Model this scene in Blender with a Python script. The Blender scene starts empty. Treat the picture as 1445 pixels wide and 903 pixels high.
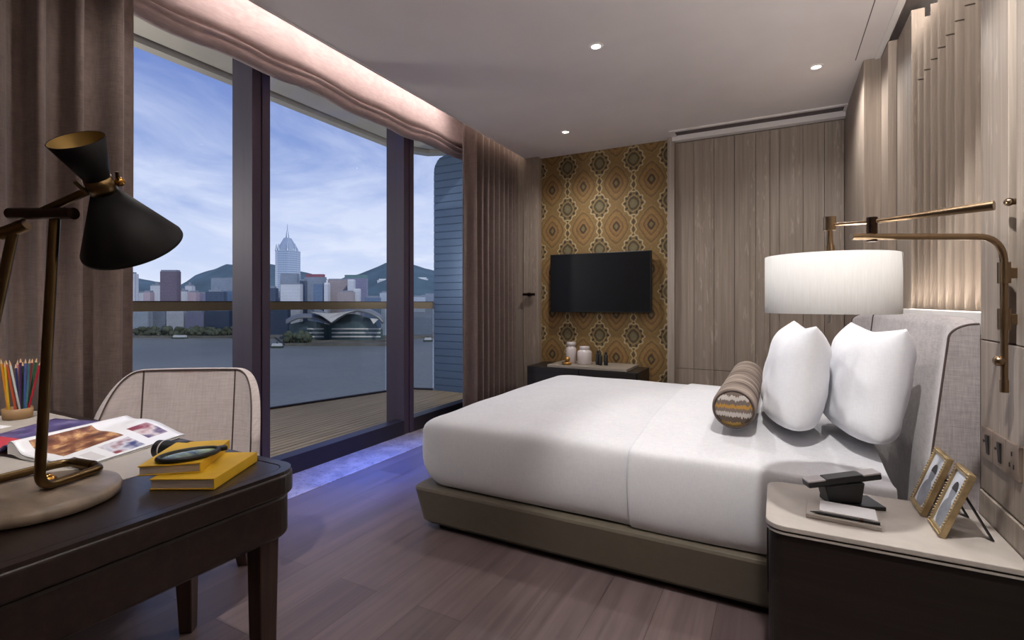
import bpy, bmesh, math, random
from mathutils import Vector, Matrix, noise
R = math.radians
PI = math.pi
rnd = random.Random(7)
SC = bpy.context.scene
COL = SC.collection

# ------------------------------------------------------------------ mesh helpers
class MB:
    def __init__(s): s.v = []; s.f = []; s.sm = []
    def add(s, vs, fs, smooth=False):
        b = len(s.v); s.v += [tuple(p) for p in vs]
        for f in fs: s.f.append(tuple(b + i for i in f)); s.sm.append(smooth)
        return s
    def box(s, x0, x1, y0, y1, z0, z1):
        vs = [(x0,y0,z0),(x1,y0,z0),(x1,y1,z0),(x0,y1,z0),(x0,y0,z1),(x1,y0,z1),(x1,y1,z1),(x0,y1,z1)]
        return s.add(vs, [(3,2,1,0),(4,5,6,7),(0,1,5,4),(1,2,6,5),(2,3,7,6),(3,0,4,7)])
    def hexa(s, bot, top):            # two quads of four points
        return s.add(list(bot)+list(top), [(3,2,1,0),(4,5,6,7),(0,1,5,4),(1,2,6,5),(2,3,7,6),(3,0,4,7)])
    def obox(s, c, ax, ay, az, hx, hy, hz):
        c = Vector(c); ax = Vector(ax).normalized()*hx; ay = Vector(ay).normalized()*hy; az = Vector(az).normalized()*hz
        return s.hexa([c-ax-ay-az, c+ax-ay-az, c+ax+ay-az, c-ax+ay-az], [c-ax-ay+az, c+ax-ay+az, c+ax+ay+az, c-ax+ay+az])
    def cyl(s, p0, p1, r0, r1=None, n=24, cap=True):
        r1 = r0 if r1 is None else r1
        p0 = Vector(p0); p1 = Vector(p1); d = (p1-p0).normalized()
        a = d.orthogonal().normalized(); b = d.cross(a)
        vs = []
        for p, r in ((p0, r0), (p1, r1)):
            for i in range(n):
                t = 2*PI*i/n; vs.append(p + (a*math.cos(t)+b*math.sin(t))*r)
        s.add(vs, [(i, (i+1) % n, n+(i+1) % n, n+i) for i in range(n)], True)
        if cap: s.add(vs, [tuple(range(n-1, -1, -1)), tuple(range(n, 2*n))])
        return s
    def tube(s, pts, r, n=14, cap=True, closed=False):
        pts = [Vector(p) for p in pts]; m = len(pts)
        rs = r if isinstance(r, (list, tuple)) else [r]*m
        a = None; vs = []
        for i, p in enumerate(pts):
            if closed: d = pts[(i+1) % m]-pts[i-1]
            elif i == 0: d = pts[1]-p
            elif i == m-1: d = p-pts[i-1]
            else: d = (pts[i+1]-p).normalized()+(p-pts[i-1]).normalized()
            d.normalize()
            a = d.orthogonal() if a is None else a-d*a.dot(d)
            a.normalize(); b = d.cross(a)
            for k in range(n):
                t = 2*PI*k/n; vs.append(p+(a*math.cos(t)+b*math.sin(t))*rs[i])
        fs = []
        for i in range(m if closed else m-1):
            j = (i+1) % m
            for k in range(n):
                l = (k+1) % n; fs.append((i*n+k, i*n+l, j*n+l, j*n+k))
        s.add(vs, fs, True)
        if cap and not closed:
            s.add(vs[:n], [tuple(range(n-1, -1, -1))]); s.add(vs[-n:], [tuple(range(n))])
        return s
    def lathe(s, c, prof, n=32, axis=(0, 0, 1), smooth=True):
        c = Vector(c); d = Vector(axis).normalized(); a = d.orthogonal().normalized(); b = d.cross(a)
        vs = []; m = len(prof)
        for r, z in prof:
            for k in range(n):
                t = 2*PI*k/n; vs.append(c+d*z+(a*math.cos(t)+b*math.sin(t))*max(r, 1e-5))
        fs = [(i*n+k, i*n+(k+1) % n, (i+1)*n+(k+1) % n, (i+1)*n+k) for i in range(m-1) for k in range(n)]
        return s.add(vs, fs, smooth)
    def sphere(s, c, r, n=20, m=12, sq=(1, 1, 1)):
        vs = []
        for i in range(m+1):
            p = PI*i/m
            for k in range(n):
                t = 2*PI*k/n
                vs.append((c[0]+sq[0]*r*math.sin(p)*math.cos(t), c[1]+sq[1]*r*math.sin(p)*math.sin(t), c[2]-sq[2]*r*math.cos(p)))
        return s.add(vs, [(i*n+k, i*n+(k+1) % n, (i+1)*n+(k+1) % n, (i+1)*n+k) for i in range(m) for k in range(n)], True)
    def grid(s, fn, nu, nv, smooth=True, closeu=False):
        vs = [fn(i/(nu if closeu else nu-1), j/(nv-1)) for j in range(nv) for i in range(nu)]
        fs = [(j*nu+i, j*nu+(i+1) % nu, (j+1)*nu+(i+1) % nu, (j+1)*nu+i) for j in range(nv-1) for i in range(nu if closeu else nu-1)]
        return s.add(vs, fs, smooth)
    def prism(s, poly, z0, z1):
        n = len(poly)
        vs = [(x, y, z0) for x, y in poly]+[(x, y, z1) for x, y in poly]
        return s.add(vs, [tuple(range(n-1, -1, -1)), tuple(range(n, 2*n))]+[(i, (i+1) % n, n+(i+1) % n, n+i) for i in range(n)])
    def loft(s, rings, capb=True, capt=True, smooth=True):
        n = len(rings[0]); vs = [p for r in rings for p in r]
        fs = [(i*n+k, i*n+(k+1) % n, (i+1)*n+(k+1) % n, (i+1)*n+k) for i in range(len(rings)-1) for k in range(n)]
        if capb: fs.append(tuple(range(n-1, -1, -1)))
        if capt: fs.append(tuple((len(rings)-1)*n+k for k in range(n)))
        return s.add(vs, fs, smooth)
    def build(s, name, mat, parent=None, bevel=0, seg=2, solid=0, sub=0, weld=False, origin=None, uvn=False):
        me = bpy.data.meshes.new(name)
        if origin is not None:
            o0 = Vector(origin); s.v = [tuple(Vector(p)-o0) for p in s.v]
        me.from_pydata(s.v, [], s.f); me.update()
        for p, q in zip(me.polygons, s.sm): p.use_smooth = q
        bm = bmesh.new(); bm.from_mesh(me)
        if weld: bmesh.ops.remove_doubles(bm, verts=bm.verts, dist=1e-5)
        bmesh.ops.recalc_face_normals(bm, faces=bm.faces)
        bm.to_mesh(me); bm.free()
        o = bpy.data.objects.new(name, me); COL.objects.link(o)
        me.materials.append(mat)
        if solid:
            m = o.modifiers.new('solid', 'SOLIDIFY'); m.thickness = solid; m.offset = 0
        if bevel:
            m = o.modifiers.new('bevel', 'BEVEL'); m.width = bevel; m.segments = seg; m.limit_method = 'ANGLE'; m.angle_limit = R(40)
            m.harden_normals = False
        if sub:
            m = o.modifiers.new('sub', 'SUBSURF'); m.levels = sub; m.render_levels = sub
        if parent is not None: par(o, parent)
        if origin is not None:
            o.location = origin
        return o

def par(o, p):
    """Parent o to p, keeping world-space mesh coordinates where they are."""
    o.parent = p
    M = Matrix.Translation(p.location)
    q = p
    while q.parent is not None:
        M = Matrix.Translation(q.parent.location) @ M; q = q.parent
    o.matrix_parent_inverse = M.inverted()

def tag(o, label, cat, group=None):
    o['label'] = label; o['category'] = cat
    if group: o['group'] = group
    return o
def thing(name, loc, label, cat, group=None):
    o = bpy.data.objects.new(name, None); COL.objects.link(o); o.location = loc; o.empty_display_size = .05
    return tag(o, label, cat, group)
def struct(o, label=None):
    o['kind'] = 'structure'
    if label: o['label'] = label
    return o

def arc(c, r, a0, a1, n):
    return [(c[0]+r*math.cos(R(a0+(a1-a0)*i/n)), c[1]+r*math.sin(R(a0+(a1-a0)*i/n))) for i in range(n+1)]
def rrect(x0, x1, y0, y1, r, n=6):
    r = min(r, (x1-x0)/2-1e-4, (y1-y0)/2-1e-4)
    return arc((x1-r, y0+r), r, -90, 0, n)+arc((x1-r, y1-r), r, 0, 90, n)+arc((x0+r, y1-r), r, 90, 180, n)+arc((x0+r, y0+r), r, 180, 270, n)
def fillet(pts, rad, n=6):
    """Round the inner corners of a 3-D polyline."""
    pts = [Vector(p) for p in pts]; out = [pts[0]]
    for i in range(1, len(pts)-1):
        a, b, c = pts[i-1], pts[i], pts[i+1]
        d0 = (a-b); d1 = (c-b); r = min(rad, d0.length*.45, d1.length*.45)
        p0 = b+d0.normalized()*r; p1 = b+d1.normalized()*r
        for k in range(n+1):
            t = k/n; out.append(p0*(1-t)**2+b*2*t*(1-t)+p1*t*t)
    out.append(pts[-1]); return out

# ------------------------------------------------------------------ material helpers
class NT:
    def __init__(s, mat): s.t = mat.node_tree; s.n = s.t.nodes; s.l = s.t.links
    def new(s, t, **k):
        n = s.n.new(t)
        for a, b in k.items(): setattr(n, a, b)
        return n
    def link(s, a, b): s.l.new(a, b)
    def _in(s, sock, v):
        if hasattr(v, 'is_linked') or hasattr(v, 'links'): s.l.new(v, sock)
        else: sock.default_value = v
    def m(s, op, a, b=0.0, c=0.0):
        n = s.new('ShaderNodeMath', operation=op)
        s._in(n.inputs[0], a); s._in(n.inputs[1], b)
        if op in ('MULTIPLY_ADD', 'SMOOTH_MIN', 'COMPARE', 'WRAP'): s._in(n.inputs[2], c)
        return n.outputs[0]
    def coord(s, which='Object', scale=(1, 1, 1), rot=(0, 0, 0), loc=(0, 0, 0)):
        tc = s.new('ShaderNodeTexCoord'); mp = s.new('ShaderNodeMapping')
        s.link(tc.outputs[which], mp.inputs[0])
        mp.inputs[1].default_value = loc; mp.inputs[2].default_value = rot; mp.inputs[3].default_value = scale
        return mp.outputs[0]
    def noise(s, vec, scale=5, detail=4, rough=.55, dist=0):
        n = s.new('ShaderNodeTexNoise'); s.link(vec, n.inputs['Vector'])
        n.inputs['Scale'].default_value = scale; n.inputs['Detail'].default_value = detail
        n.inputs['Roughness'].default_value = rough; n.inputs['Distortion'].default_value = dist
        return n.outputs[0]
    def ramp(s, fac, stops, interp='LINEAR'):
        n = s.new('ShaderNodeValToRGB'); e = n.color_ramp.elements; n.color_ramp.interpolation = interp
        while len(e) < len(stops): e.new(.5)
        for k, (p, c) in zip(e, stops): k.position = p; k.color = c if len(c) == 4 else (*c, 1)
        s.link(fac, n.inputs[0]); return n.outputs[0]
    def mix(s, fac, a, b, mode='MIX'):
        n = s.new('ShaderNodeMix', data_type='RGBA', blend_type=mode)
        s._in(n.inputs[0], fac)
        for i, v in ((6, a), (7, b)):
            if isinstance(v, tuple): n.inputs[i].default_value = v if len(v) == 4 else (*v, 1)
            else: s.link(v, n.inputs[i])
        return n.outputs[2]
    def bump(s, h, strength=.2, dist=.01):
        n = s.new('ShaderNodeBump'); s.link(h, n.inputs['Height'])
        n.inputs['Strength'].default_value = strength; n.inputs['Distance'].default_value = dist
        return n.outputs[0]

def new_mat(name):
    m = bpy.data.materials.new(name); m.use_nodes = True
    return m, NT(m), m.node_tree.nodes['Principled BSDF']
def srgb(r, g, b):
    f = lambda c: (c/255/12.92) if c/255 <= .04045 else ((c/255+.055)/1.055)**2.4
    return (f(r), f(g), f(b), 1)
def plain(name, col, rough=.5, metal=0.0, var=.08, scale=20, bump=0.0, bscale=60, coat=0.0, sheen=0.0, stretch=(1, 1, 1), spec=None):
    """A procedural principled material: base colour varied by noise and an optional bump."""
    m, t, b = new_mat(name)
    c = col if len(col) == 4 else (*col, 1)
    v = t.coord('Object', stretch)
    nz = t.noise(v, scale, 4)
    lo = tuple(x*(1-var) for x in c[:3]); hi = tuple(min(1, x*(1+var)) for x in c[:3])
    t.link(t.ramp(nz, [(.3, lo), (.7, hi)]), b.inputs['Base Color'])
    b.inputs['Roughness'].default_value = rough; b.inputs['Metallic'].default_value = metal
    if coat: b.inputs['Coat Weight'].default_value = coat
    if sheen: b.inputs['Sheen Weight'].default_value = sheen
    if spec is not None: b.inputs['Specular IOR Level'].default_value = spec
    if bump:
        t.link(t.bump(t.noise(v, bscale, 3), bump, .004), b.inputs['Normal'])
    return m

def fabric(name, c0, c1, scale=(260, 260, 260), rough=.9, bump=.25, sheen=.15):
    m, t, b = new_mat(name)
    v = t.coord('Object')
    v1 = t.coord('Object', (scale[0], scale[1]*.08, scale[2]*.08)); v2 = t.coord('Object', (scale[0]*.08, scale[1]*.08, scale[2]))
    n1 = t.noise(v1, 1, 2); n2 = t.noise(v2, 1, 2); n3 = t.noise(v, 6, 3)
    s = t.m('MULTIPLY_ADD', n3, .3, t.m('MULTIPLY_ADD', n1, .5, t.m('MULTIPLY', n2, .5)))
    t.link(t.ramp(s, [(.45, c0), (.85, c1)]), b.inputs['Base Color'])
    b.inputs['Roughness'].default_value = rough; b.inputs['Sheen Weight'].default_value = sheen
    t.link(t.bump(t.m('ADD', n1, n2), bump, .002), b.inputs['Normal'])
    return m

def wood(name, dark, mid, light, horiz='Z', rough=.45, gscale=1.0, fleck=.0, coat=0.0, joint=None):
    """Grain along one axis; pale flecks down the middle of each board for the limed oak panels."""
    m, t, b = new_mat(name)
    st = {'Z': (30, 30, .8), 'X': (.8, 30, 30), 'Y': (30, .8, 30)}[horiz]
    st = tuple(x*gscale for x in st)
    v = t.coord('Object', st)
    n1 = t.noise(v, 1.0, 5, .6, .4)
    v2 = t.coord('Object', tuple(x*4 for x in st)); n2 = t.noise(v2, 1.0, 3)
    s = t.m('MULTIPLY_ADD', n1, .7, t.m('MULTIPLY', n2, .3))
    c = t.ramp(s, [(.3, dark), (.5, mid), (.72, light)])
    if fleck:
        v3 = t.coord('Object', tuple(x*(1.6 if x > 2 else 9) for x in st)); n3 = t.noise(v3, 1.0, 2)
        v4 = t.coord('Object', (6.5, 6.5, .12)); n4 = t.noise(v4, 1.0, 1)
        k = t.m('MULTIPLY', t.ramp(n3, [(.60, (0, 0, 0)), (.68, (1, 1, 1))]), t.ramp(n4, [(.52, (0, 0, 0)), (.6, (1, 1, 1))]))
        c = t.mix(t.m('MULTIPLY', k, fleck), c, tuple(min(1, x*1.7) for x in light[:3]))
    t.link(c, b.inputs['Base Color'])
    b.inputs['Roughness'].default_value = rough
    if coat: b.inputs['Coat Weight'].default_value = coat; b.inputs['Coat Roughness'].default_value = .15
    t.link(t.bump(s, .12, .002), b.inputs['Normal'])
    return m

def emit(name, col, s):
    m, t, b = new_mat(name)
    b.inputs['Base Color'].default_value = (*col[:3], 1); b.inputs['Emission Color'].default_value = (*col[:3], 1); b.inputs['Emission Strength'].default_value = s
    return m

def glass(name, tint=(.97, .98, .99), gloss=.003, rough=0.0):
    m = bpy.data.materials.new(name); m.use_nodes = True; t = NT(m); t.n.clear()
    o = t.new('ShaderNodeOutputMaterial'); tr = t.new('ShaderNodeBsdfTransparent'); gl = t.new('ShaderNodeBsdfGlossy'); mx = t.new('ShaderNodeMixShader')
    lw = t.new('ShaderNodeLayerWeight'); lw.inputs[0].default_value = .5
    tr.inputs[0].default_value = (*tint, 1); gl.inputs['Roughness'].default_value = rough; gl.inputs[0].default_value = (.9, .95, 1, 1)
    t.link(t.m('MULTIPLY_ADD', t.m('POWER', lw.outputs[1], 4.0), gloss*2, gloss), mx.inputs[0])
    t.link(tr.outputs[0], mx.inputs[1]); t.link(gl.outputs[0], mx.inputs[2]); t.link(mx.outputs[0], o.inputs[0])
    return m

M = {}
M['plaster'] = plain('ceiling_plaster', srgb(226, 219, 216), .85, var=.03, scale=3)
M['white'] = plain('white_paint', srgb(232, 228, 224), .6, var=.02)
M['oak'] = wood('limed_oak_panel', srgb(126, 112, 101), srgb(146, 132, 119), srgb(166, 152, 138), 'Z', .5, fleck=.28)
M['oak_light'] = wood('limed_oak_pale', srgb(136, 124, 113), srgb(158, 146, 134), srgb(178, 166, 154), 'Z', .45, fleck=.3)
M['gap'] = plain('shadow_gap', srgb(38, 31, 27), .8, var=.1)
M['walnut'] = wood('dark_walnut', srgb(27, 20, 17), srgb(40, 30, 25), srgb(54, 42, 36), 'X', .36, coat=.25)
M['walnut_leg'] = wood('dark_walnut_leg', srgb(36, 25, 20), srgb(56, 40, 32), srgb(76, 58, 48), 'Z', .36, coat=.25)
M['wenge'] = wood('wenge', srgb(20, 15, 13), srgb(32, 25, 22), srgb(46, 38, 33), 'X', .4)
M['bronze'] = plain('aged_brass', srgb(104, 84, 56), .32, 1.0, var=.15, scale=15)
M['dkbronze'] = plain('dark_bronze', srgb(66, 50, 40), .35, 1.0, var=.15)
M['wallbrass'] = plain('satin_brass', srgb(150, 128, 102), .28, 1.0, var=.08, scale=15)
M['brass'] = plain('polished_brass', srgb(190, 140, 70), .2, 1.0, var=.05)
M['black'] = plain('black_lacquer', srgb(22, 22, 24), .35, var=.1)
M['blackplastic'] = plain('black_plastic', srgb(24, 24, 27), .4, var=.1)
M['grayplastic'] = plain('grey_plastic', srgb(196, 190, 192), .35, var=.05)
M['shade_black'] = plain('black_shade', srgb(20, 19, 21), .55, var=.1, spec=.25)
M['shade_in'] = plain('gold_lining', srgb(150, 122, 66), .45, .6, var=.1)
M['marble'] = plain('brown_marble', srgb(142, 128, 113), .35, var=.28, scale=9, stretch=(1, 2.4, 1))
M['linen'] = fabric('white_linen', srgb(206, 206, 210), srgb(221, 221, 224), (500, 500, 500), .85, .06, .1)
M['sheet'] = fabric('white_sheet', srgb(210, 210, 214), srgb(225, 225, 228), (500, 500, 500), .8, .05, .1)
M['pillow'] = fabric('pillow_cotton', srgb(230, 231, 236), srgb(242, 243, 247), (500, 500, 500), .85, .05, .1)
M['headfab'] = fabric('grey_wool', srgb(142, 135, 135), srgb(178, 170, 170), (300, 300, 300), .95, .3, .25)
M['piping'] = plain('dark_piping', srgb(74, 60, 56), .7, var=.1)
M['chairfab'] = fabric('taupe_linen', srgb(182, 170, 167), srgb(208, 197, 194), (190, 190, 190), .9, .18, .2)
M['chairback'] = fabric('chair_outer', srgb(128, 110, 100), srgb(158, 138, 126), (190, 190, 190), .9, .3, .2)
M['base_leather'] = plain('bed_base_leather', srgb(98, 90, 77), .5, var=.06, scale=30, bump=.1, bscale=200)
M['ns_leather'] = plain('taupe_leather', srgb(176, 168, 160), .5, var=.05, scale=25, bump=.08, bscale=260)
M['pad_leather'] = plain('desk_leather', srgb(176, 168, 160), .45, var=.04, scale=25, bump=.06, bscale=260)
M['curtain'] = fabric('brown_curtain', srgb(92, 76, 70), srgb(120, 101, 94), (240, 240, 240), .8, .15, .2)
M['roman'] = fabric('pink_beige_shade', srgb(160, 141, 138), srgb(184, 166, 163), (240, 240, 240), .85, .15, .1)
M['frame'] = plain('window_frame', srgb(66, 54, 70), .6, 0.0, var=.05, scale=4, stretch=(8, 8, .4))
M['alu_dark'] = plain('dark_aluminium', srgb(52, 48, 58), .4, .4, var=.05)
M['glass'] = glass('clear_glass')
M['balglass'] = glass('balustrade_glass', (.74, .745, .74), .02)
M['handrail'] = plain('handrail_metal', srgb(112, 99, 80), .4, .5, var=.05)
M['tv_screen'] = plain('tv_screen', srgb(20, 20, 22), .3, var=.05, spec=.3)
M['tv_bezel'] = plain('tv_bezel', srgb(12, 12, 13), .4, var=.05)
M['porcelain'] = plain('white_porcelain', srgb(206, 196, 194), .25, var=.04, coat=.4)
M['slab'] = plain('pale_stone_slab', srgb(150, 140, 128), .35, var=.1, scale=12)
M['paper'] = plain('white_paper', srgb(240, 240, 242), .6, var=.02)
M['pages'] = plain('page_block', srgb(176, 165, 158), .8, var=.15, scale=8, stretch=(1, 1, 60))
M['yellow'] = plain('yellow_cloth', srgb(214, 170, 30), .55, var=.05, bump=.08, bscale=300)
M['slot'] = plain('air_slot', srgb(92, 84, 84), .7, var=.05)
M['plate'] = plain('outlet_plate', srgb(156, 140, 126), .35, .5, var=.05)
M['dkgrey'] = plain('charcoal', srgb(38, 36, 36), .5, var=.1)
M['gold'] = plain('gold_bead', srgb(186, 142, 78), .35, .9, var=.1)
M['photo_mat'] = plain('photo_paper', srgb(206, 210, 218), .4, var=.1, scale=12)

# floor: long engineered planks with slight colour shifts
def floor_mat():
    m, t, b = new_mat('wood_floor')
    v = t.coord('Object', (1, 1, 1), (0, 0, R(90)))
    br = t.new('ShaderNodeTexBrick'); t.link(v, br.inputs['Vector'])
    br.offset = .37; br.inputs['Scale'].default_value = 1.0; br.inputs['Brick Width'].default_value = 1.15; br.inputs['Row Height'].default_value = .21
    br.inputs['Mortar Size'].default_value = .0015; br.inputs['Mortar Smooth'].default_value = .3; br.inputs['Bias'].default_value = 0
    br.inputs['Color1'].default_value = srgb(94, 80, 79); br.inputs['Color2'].default_value = srgb(114, 98, 96); br.inputs['Mortar'].default_value = srgb(78, 66, 60)
    g = t.noise(t.coord('Object', (34, 1.2, 1)), 1, 5, .6, .5)
    c = t.mix(.55, br.outputs[0], t.ramp(g, [(.3, (.55, .55, .55)), (.7, (1.35, 1.35, 1.35))]), 'MULTIPLY')
    t.link(c, b.inputs['Base Color']); b.inputs['Roughness'].default_value = .36
    t.link(t.ramp(g, [(.3, (.3, .3, .3)), (.7, (.46, .46, .46))]), b.inputs['Roughness'])
    t.link(t.bump(t.m('MULTIPLY_ADD', g, .3, t.m('MULTIPLY', br.outputs[1], -1)), .15, .002), b.inputs['Normal'])
    return m
M['floor'] = floor_mat()

def stone_mat():
    m, t, b = new_mat('travertine')
    v = t.coord('Object'); n1 = t.noise(v, 9, 6, .65); n2 = t.noise(v, 55, 3)
    c = t.ramp(n1, [(.3, srgb(120, 110, 108)), (.6, srgb(168, 157, 152))])
    c = t.mix(t.ramp(n2, [(.60, (0, 0, 0)), (.68, (1, 1, 1))]), c, srgb(92, 82, 80))
    t.link(c, b.inputs['Base Color']); b.inputs['Roughness'].default_value = .4
    t.link(t.bump(n2, .1, .002), b.inputs['Normal']); return m
M['stone'] = stone_mat()

def wallpaper_mat():
    m, t, b = new_mat('ogee_wallpaper')
    tc = t.new('ShaderNodeTexCoord'); sp = t.new('ShaderNodeSeparateXYZ'); t.link(tc.outputs['Object'], sp.inputs[0])
    wob = t.noise(tc.outputs['Object'], 22, 2)
    wz = t.m('MULTIPLY_ADD', wob, .02, -.01)
    X = t.m('ADD', sp.outputs[0], wz); Z = t.m('ADD', sp.outputs[2], wz)
    PX, PZ = .358, .45
    def loc(v, o, P, h):
        f = t.m('FRACT', t.m('ADD', t.m('DIVIDE', t.m('SUBTRACT', v, o), P), .5+h+20))
        return t.m('MULTIPLY', t.m('SUBTRACT', f, .5), P)
    ax, az = loc(X, -2.004, PX, 0), loc(Z, 2.66, PZ, 0)
    bx, bz = loc(X, -2.004, PX, .5), loc(Z, 2.66, PZ, .5)
    # diamond bands
    d = t.m('POWER', t.m('ADD', t.m('POWER', t.m('DIVIDE', t.m('ABSOLUTE', bx), .15), 1.35), t.m('POWER', t.m('DIVIDE', t.m('ABSOLUTE', bz), .205), 1.35)), .74)
    band = t.ramp(d, [(0, srgb(134, 122, 82)), (.12, srgb(126, 112, 70)), (.16, srgb(78, 56, 28)), (.25, srgb(88, 64, 30)), (.30, srgb(154, 120, 58)),
                      (.42, srgb(146, 108, 50)), (.50, srgb(118, 90, 42)), (.58, srgb(160, 124, 58)), (.76, srgb(150, 114, 52)), (.84, srgb(116, 92, 46)), (.93, srgb(156, 126, 64)), (1.0, srgb(146, 116, 58))])
    base = band
    # vertical chains of ovals with cream outlines
    w = t.m('MULTIPLY', t.m('ABSOLUTE', t.m('SINE', t.m('MULTIPLY', az, PI/.075))), .021)
    aax = t.m('ABSOLUTE', ax)
    cl = t.m('LESS_THAN', t.m('ABSOLUTE', t.m('SUBTRACT', aax, t.m('ADD', w, .008))), .0065)
    ov = t.m('LESS_THAN', aax, t.m('SUBTRACT', w, .006))
    base = t.mix(t.m('MULTIPLY', ov, .85), base, srgb(74, 64, 44))
    base = t.mix(t.m('MULTIPLY', cl, .9), base, srgb(200, 184, 142))
    # medallion
    e = t.m('POWER', t.m('ADD', t.m('POWER', t.m('DIVIDE', t.m('ABSOLUTE', ax), .054), 1.6), t.m('POWER', t.m('DIVIDE', t.m('ABSOLUTE', az), .064), 1.6)), .625)
    ang = t.m('ARCTAN2', az, ax)
    pet = t.m('COSINE', t.m('MULTIPLY', ang, 10.0))
    halo = t.m('LESS_THAN', e, t.m('MULTIPLY_ADD', pet, .12, 2.1))
    base = t.mix(t.m('MULTIPLY', halo, .95), base, srgb(128, 104, 54))
    edge = t.m('LESS_THAN', t.m('ABSOLUTE', t.m('SUBTRACT', e, t.m('MULTIPLY_ADD', pet, .16, 1.98))), .13)
    base = t.mix(t.m('MULTIPLY', edge, .85), base, srgb(200, 186, 148))
    dots = t.m('MULTIPLY', t.m('LESS_THAN', t.m('ABSOLUTE', t.m('SUBTRACT', e, 1.62)), .22), t.m('GREATER_THAN', pet, .45))
    base = t.mix(t.m('MULTIPLY', dots, .9), base, srgb(60, 48, 34))
    ring = t.m('LESS_THAN', t.m('ABSOLUTE', t.m('SUBTRACT', e, 1.28)), .1)
    base = t.mix(t.m('MULTIPLY', ring, .55), base, srgb(168, 152, 112))
    core = t.ramp(e, [(.0, srgb(132, 122, 92)), (.70, srgb(126, 116, 82)), (.80, srgb(84, 72, 40)), (1.0, srgb(92, 78, 44))])
    base = t.mix(t.m('LESS_THAN', e, 1.12), base, core)
    n = t.noise(t.coord('Object', (60, 60, 60)), 1, 3)
    base = t.mix(.5, base, t.ramp(n, [(.3, (.62, .62, .62)), (.7, (1.25, 1.22, 1.15))]), 'MULTIPLY')
    base = t.mix(1.0, base, (.74, .69, .59, 1), 'MULTIPLY')
    hs = t.new('ShaderNodeHueSaturation'); hs.inputs['Saturation'].default_value = .9; t.link(base, hs.inputs['Color']); base = hs.outputs[0]
    t.link(base, b.inputs['Base Color']); b.inputs['Roughness'].default_value = .75
    t.link(t.bump(n, .12, .002), b.inputs['Normal'])
    return m
M['wallpaper'] = wallpaper_mat()

def bolster_mat(end):
    m, t, b = new_mat('bolster_end' if end else 'bolster_side')
    tc = t.new('ShaderNodeTexCoord'); sp = t.new('ShaderNodeSeparateXYZ'); t.link(tc.outputs['Object'], sp.inputs[0])
    if end:
        jag = t.noise(t.coord('Object', (160, 1, 8)), 1, 1)
        z = t.m('MULTIPLY_ADD', jag, .03, sp.outputs[2])
        f = t.m('MULTIPLY_ADD', z, 5.2, .42)
        c = t.ramp(f, [(0, srgb(128, 104, 48)), (.16, srgb(150, 118, 60)), (.22, srgb(92, 78, 68)), (.34, srgb(184, 176, 170)), (.44, srgb(120, 106, 98)),
                       (.52, srgb(176, 132, 62)), (.6, srgb(112, 100, 94)), (.7, srgb(190, 182, 176)), (.8, srgb(110, 96, 88)), (1, srgb(88, 74, 66))], 'CONSTANT')
    else:
        n = t.noise(t.coord('Object', (3, 55, 3)), 1, 3, .7)
        c = t.ramp(n, [(.35, srgb(84, 70, 60)), (.5, srgb(128, 114, 104)), (.65, srgb(164, 150, 138))])
    t.link(c, b.inputs['Base Color']); b.inputs['Roughness'].default_value = .9
    return m

def facade(name, wall, win, sx=4.0, sz=3.6, mort=.35, rough=.5, vert=False):
    """Rows of windows as a brick grid on the building's own coordinates."""
    m, t, b = new_mat(name)
    tc = t.new('ShaderNodeTexCoord'); sp = t.new('ShaderNodeSeparateXYZ'); t.link(tc.outputs['Object'], sp.inputs[0])
    cb = t.new('ShaderNodeCombineXYZ')
    t.link(t.m('ADD', sp.outputs[0], sp.outputs[1]), cb.inputs[0]); t.link(sp.outputs[2], cb.inputs[1])
    br = t.new('ShaderNodeTexBrick'); br.offset = 0; t.link(cb.outputs[0], br.inputs['Vector'])
    br.inputs['Scale'].default_value = 1; br.inputs['Brick Width'].default_value = sx; br.inputs['Row Height'].default_value = sz
    br.inputs['Mortar Size'].default_value = mort*min(sx, sz)*.5; br.inputs['Mortar Smooth'].default_value = .1
    w2 = tuple(x*1.35 for x in win[:3])
    br.inputs['Color1'].default_value = win; br.inputs['Color2'].default_value = (*w2, 1); br.inputs['Mortar'].default_value = wall
    n = t.noise(tc.outputs['Object'], .03, 3)
    t.link(t.mix(.4, br.outputs[0], t.ramp(n, [(.3, (.75, .75, .75)), (.7, (1.15, 1.15, 1.15))]), 'MULTIPLY'), b.inputs['Base Color'])
    b.inputs['Roughness'].default_value = rough
    return m

# ------------------------------------------------------------------ camera
F, HV, CX, EYE, YAW = 706., 427., 722.5, 1.2, R(27.9)
cd = bpy.data.cameras.new('camera'); cam = bpy.data.objects.new('camera', cd); COL.objects.link(cam)
cam.location = (0, 0, EYE); cam.rotation_euler = (R(90), 0, YAW)
cd.sensor_width = 36; cd.lens = 36*F/1445; cd.shift_y = -(451.5-HV)/1445; cd.clip_start = .02; cd.clip_end = 30000
SC.camera = cam
FW = Vector((-math.sin(YAW), math.cos(YAW), 0)); RT = Vector((math.cos(YAW), math.sin(YAW), 0))

# ------------------------------------------------------------------ room shell
XR, YB, ZC = .56, 5.07, 2.8
struct(MB().box(-2.63, 1.0, -1.7, 5.2, -.2, 0).build('floor', M['floor']), 'grey-brown wood plank floor')
struct(MB().box(-3.2, -2.63, -1.7, 5.2, -.2, .004).build('trim_threshold', M['stone'], bevel=.002), 'pale stone threshold strip along the window')
ceil = MB().box(-2.46, .605, -1.7, 5.2, ZC, 3.12)
ceil.box(-3.3, -2.46, -1.7, 5.2, 3.10, 3.2).box(.605, 1.1, -1.7, 5.2, 3.05, 3.2)
struct(ceil.build('ceiling', M['plaster']), 'smooth pale plaster ceiling')
struct(MB().box(-2.468, -2.452, -1.7, 5.07, ZC-.004, ZC+.03).build('trim_1', M['plaster']))
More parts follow.
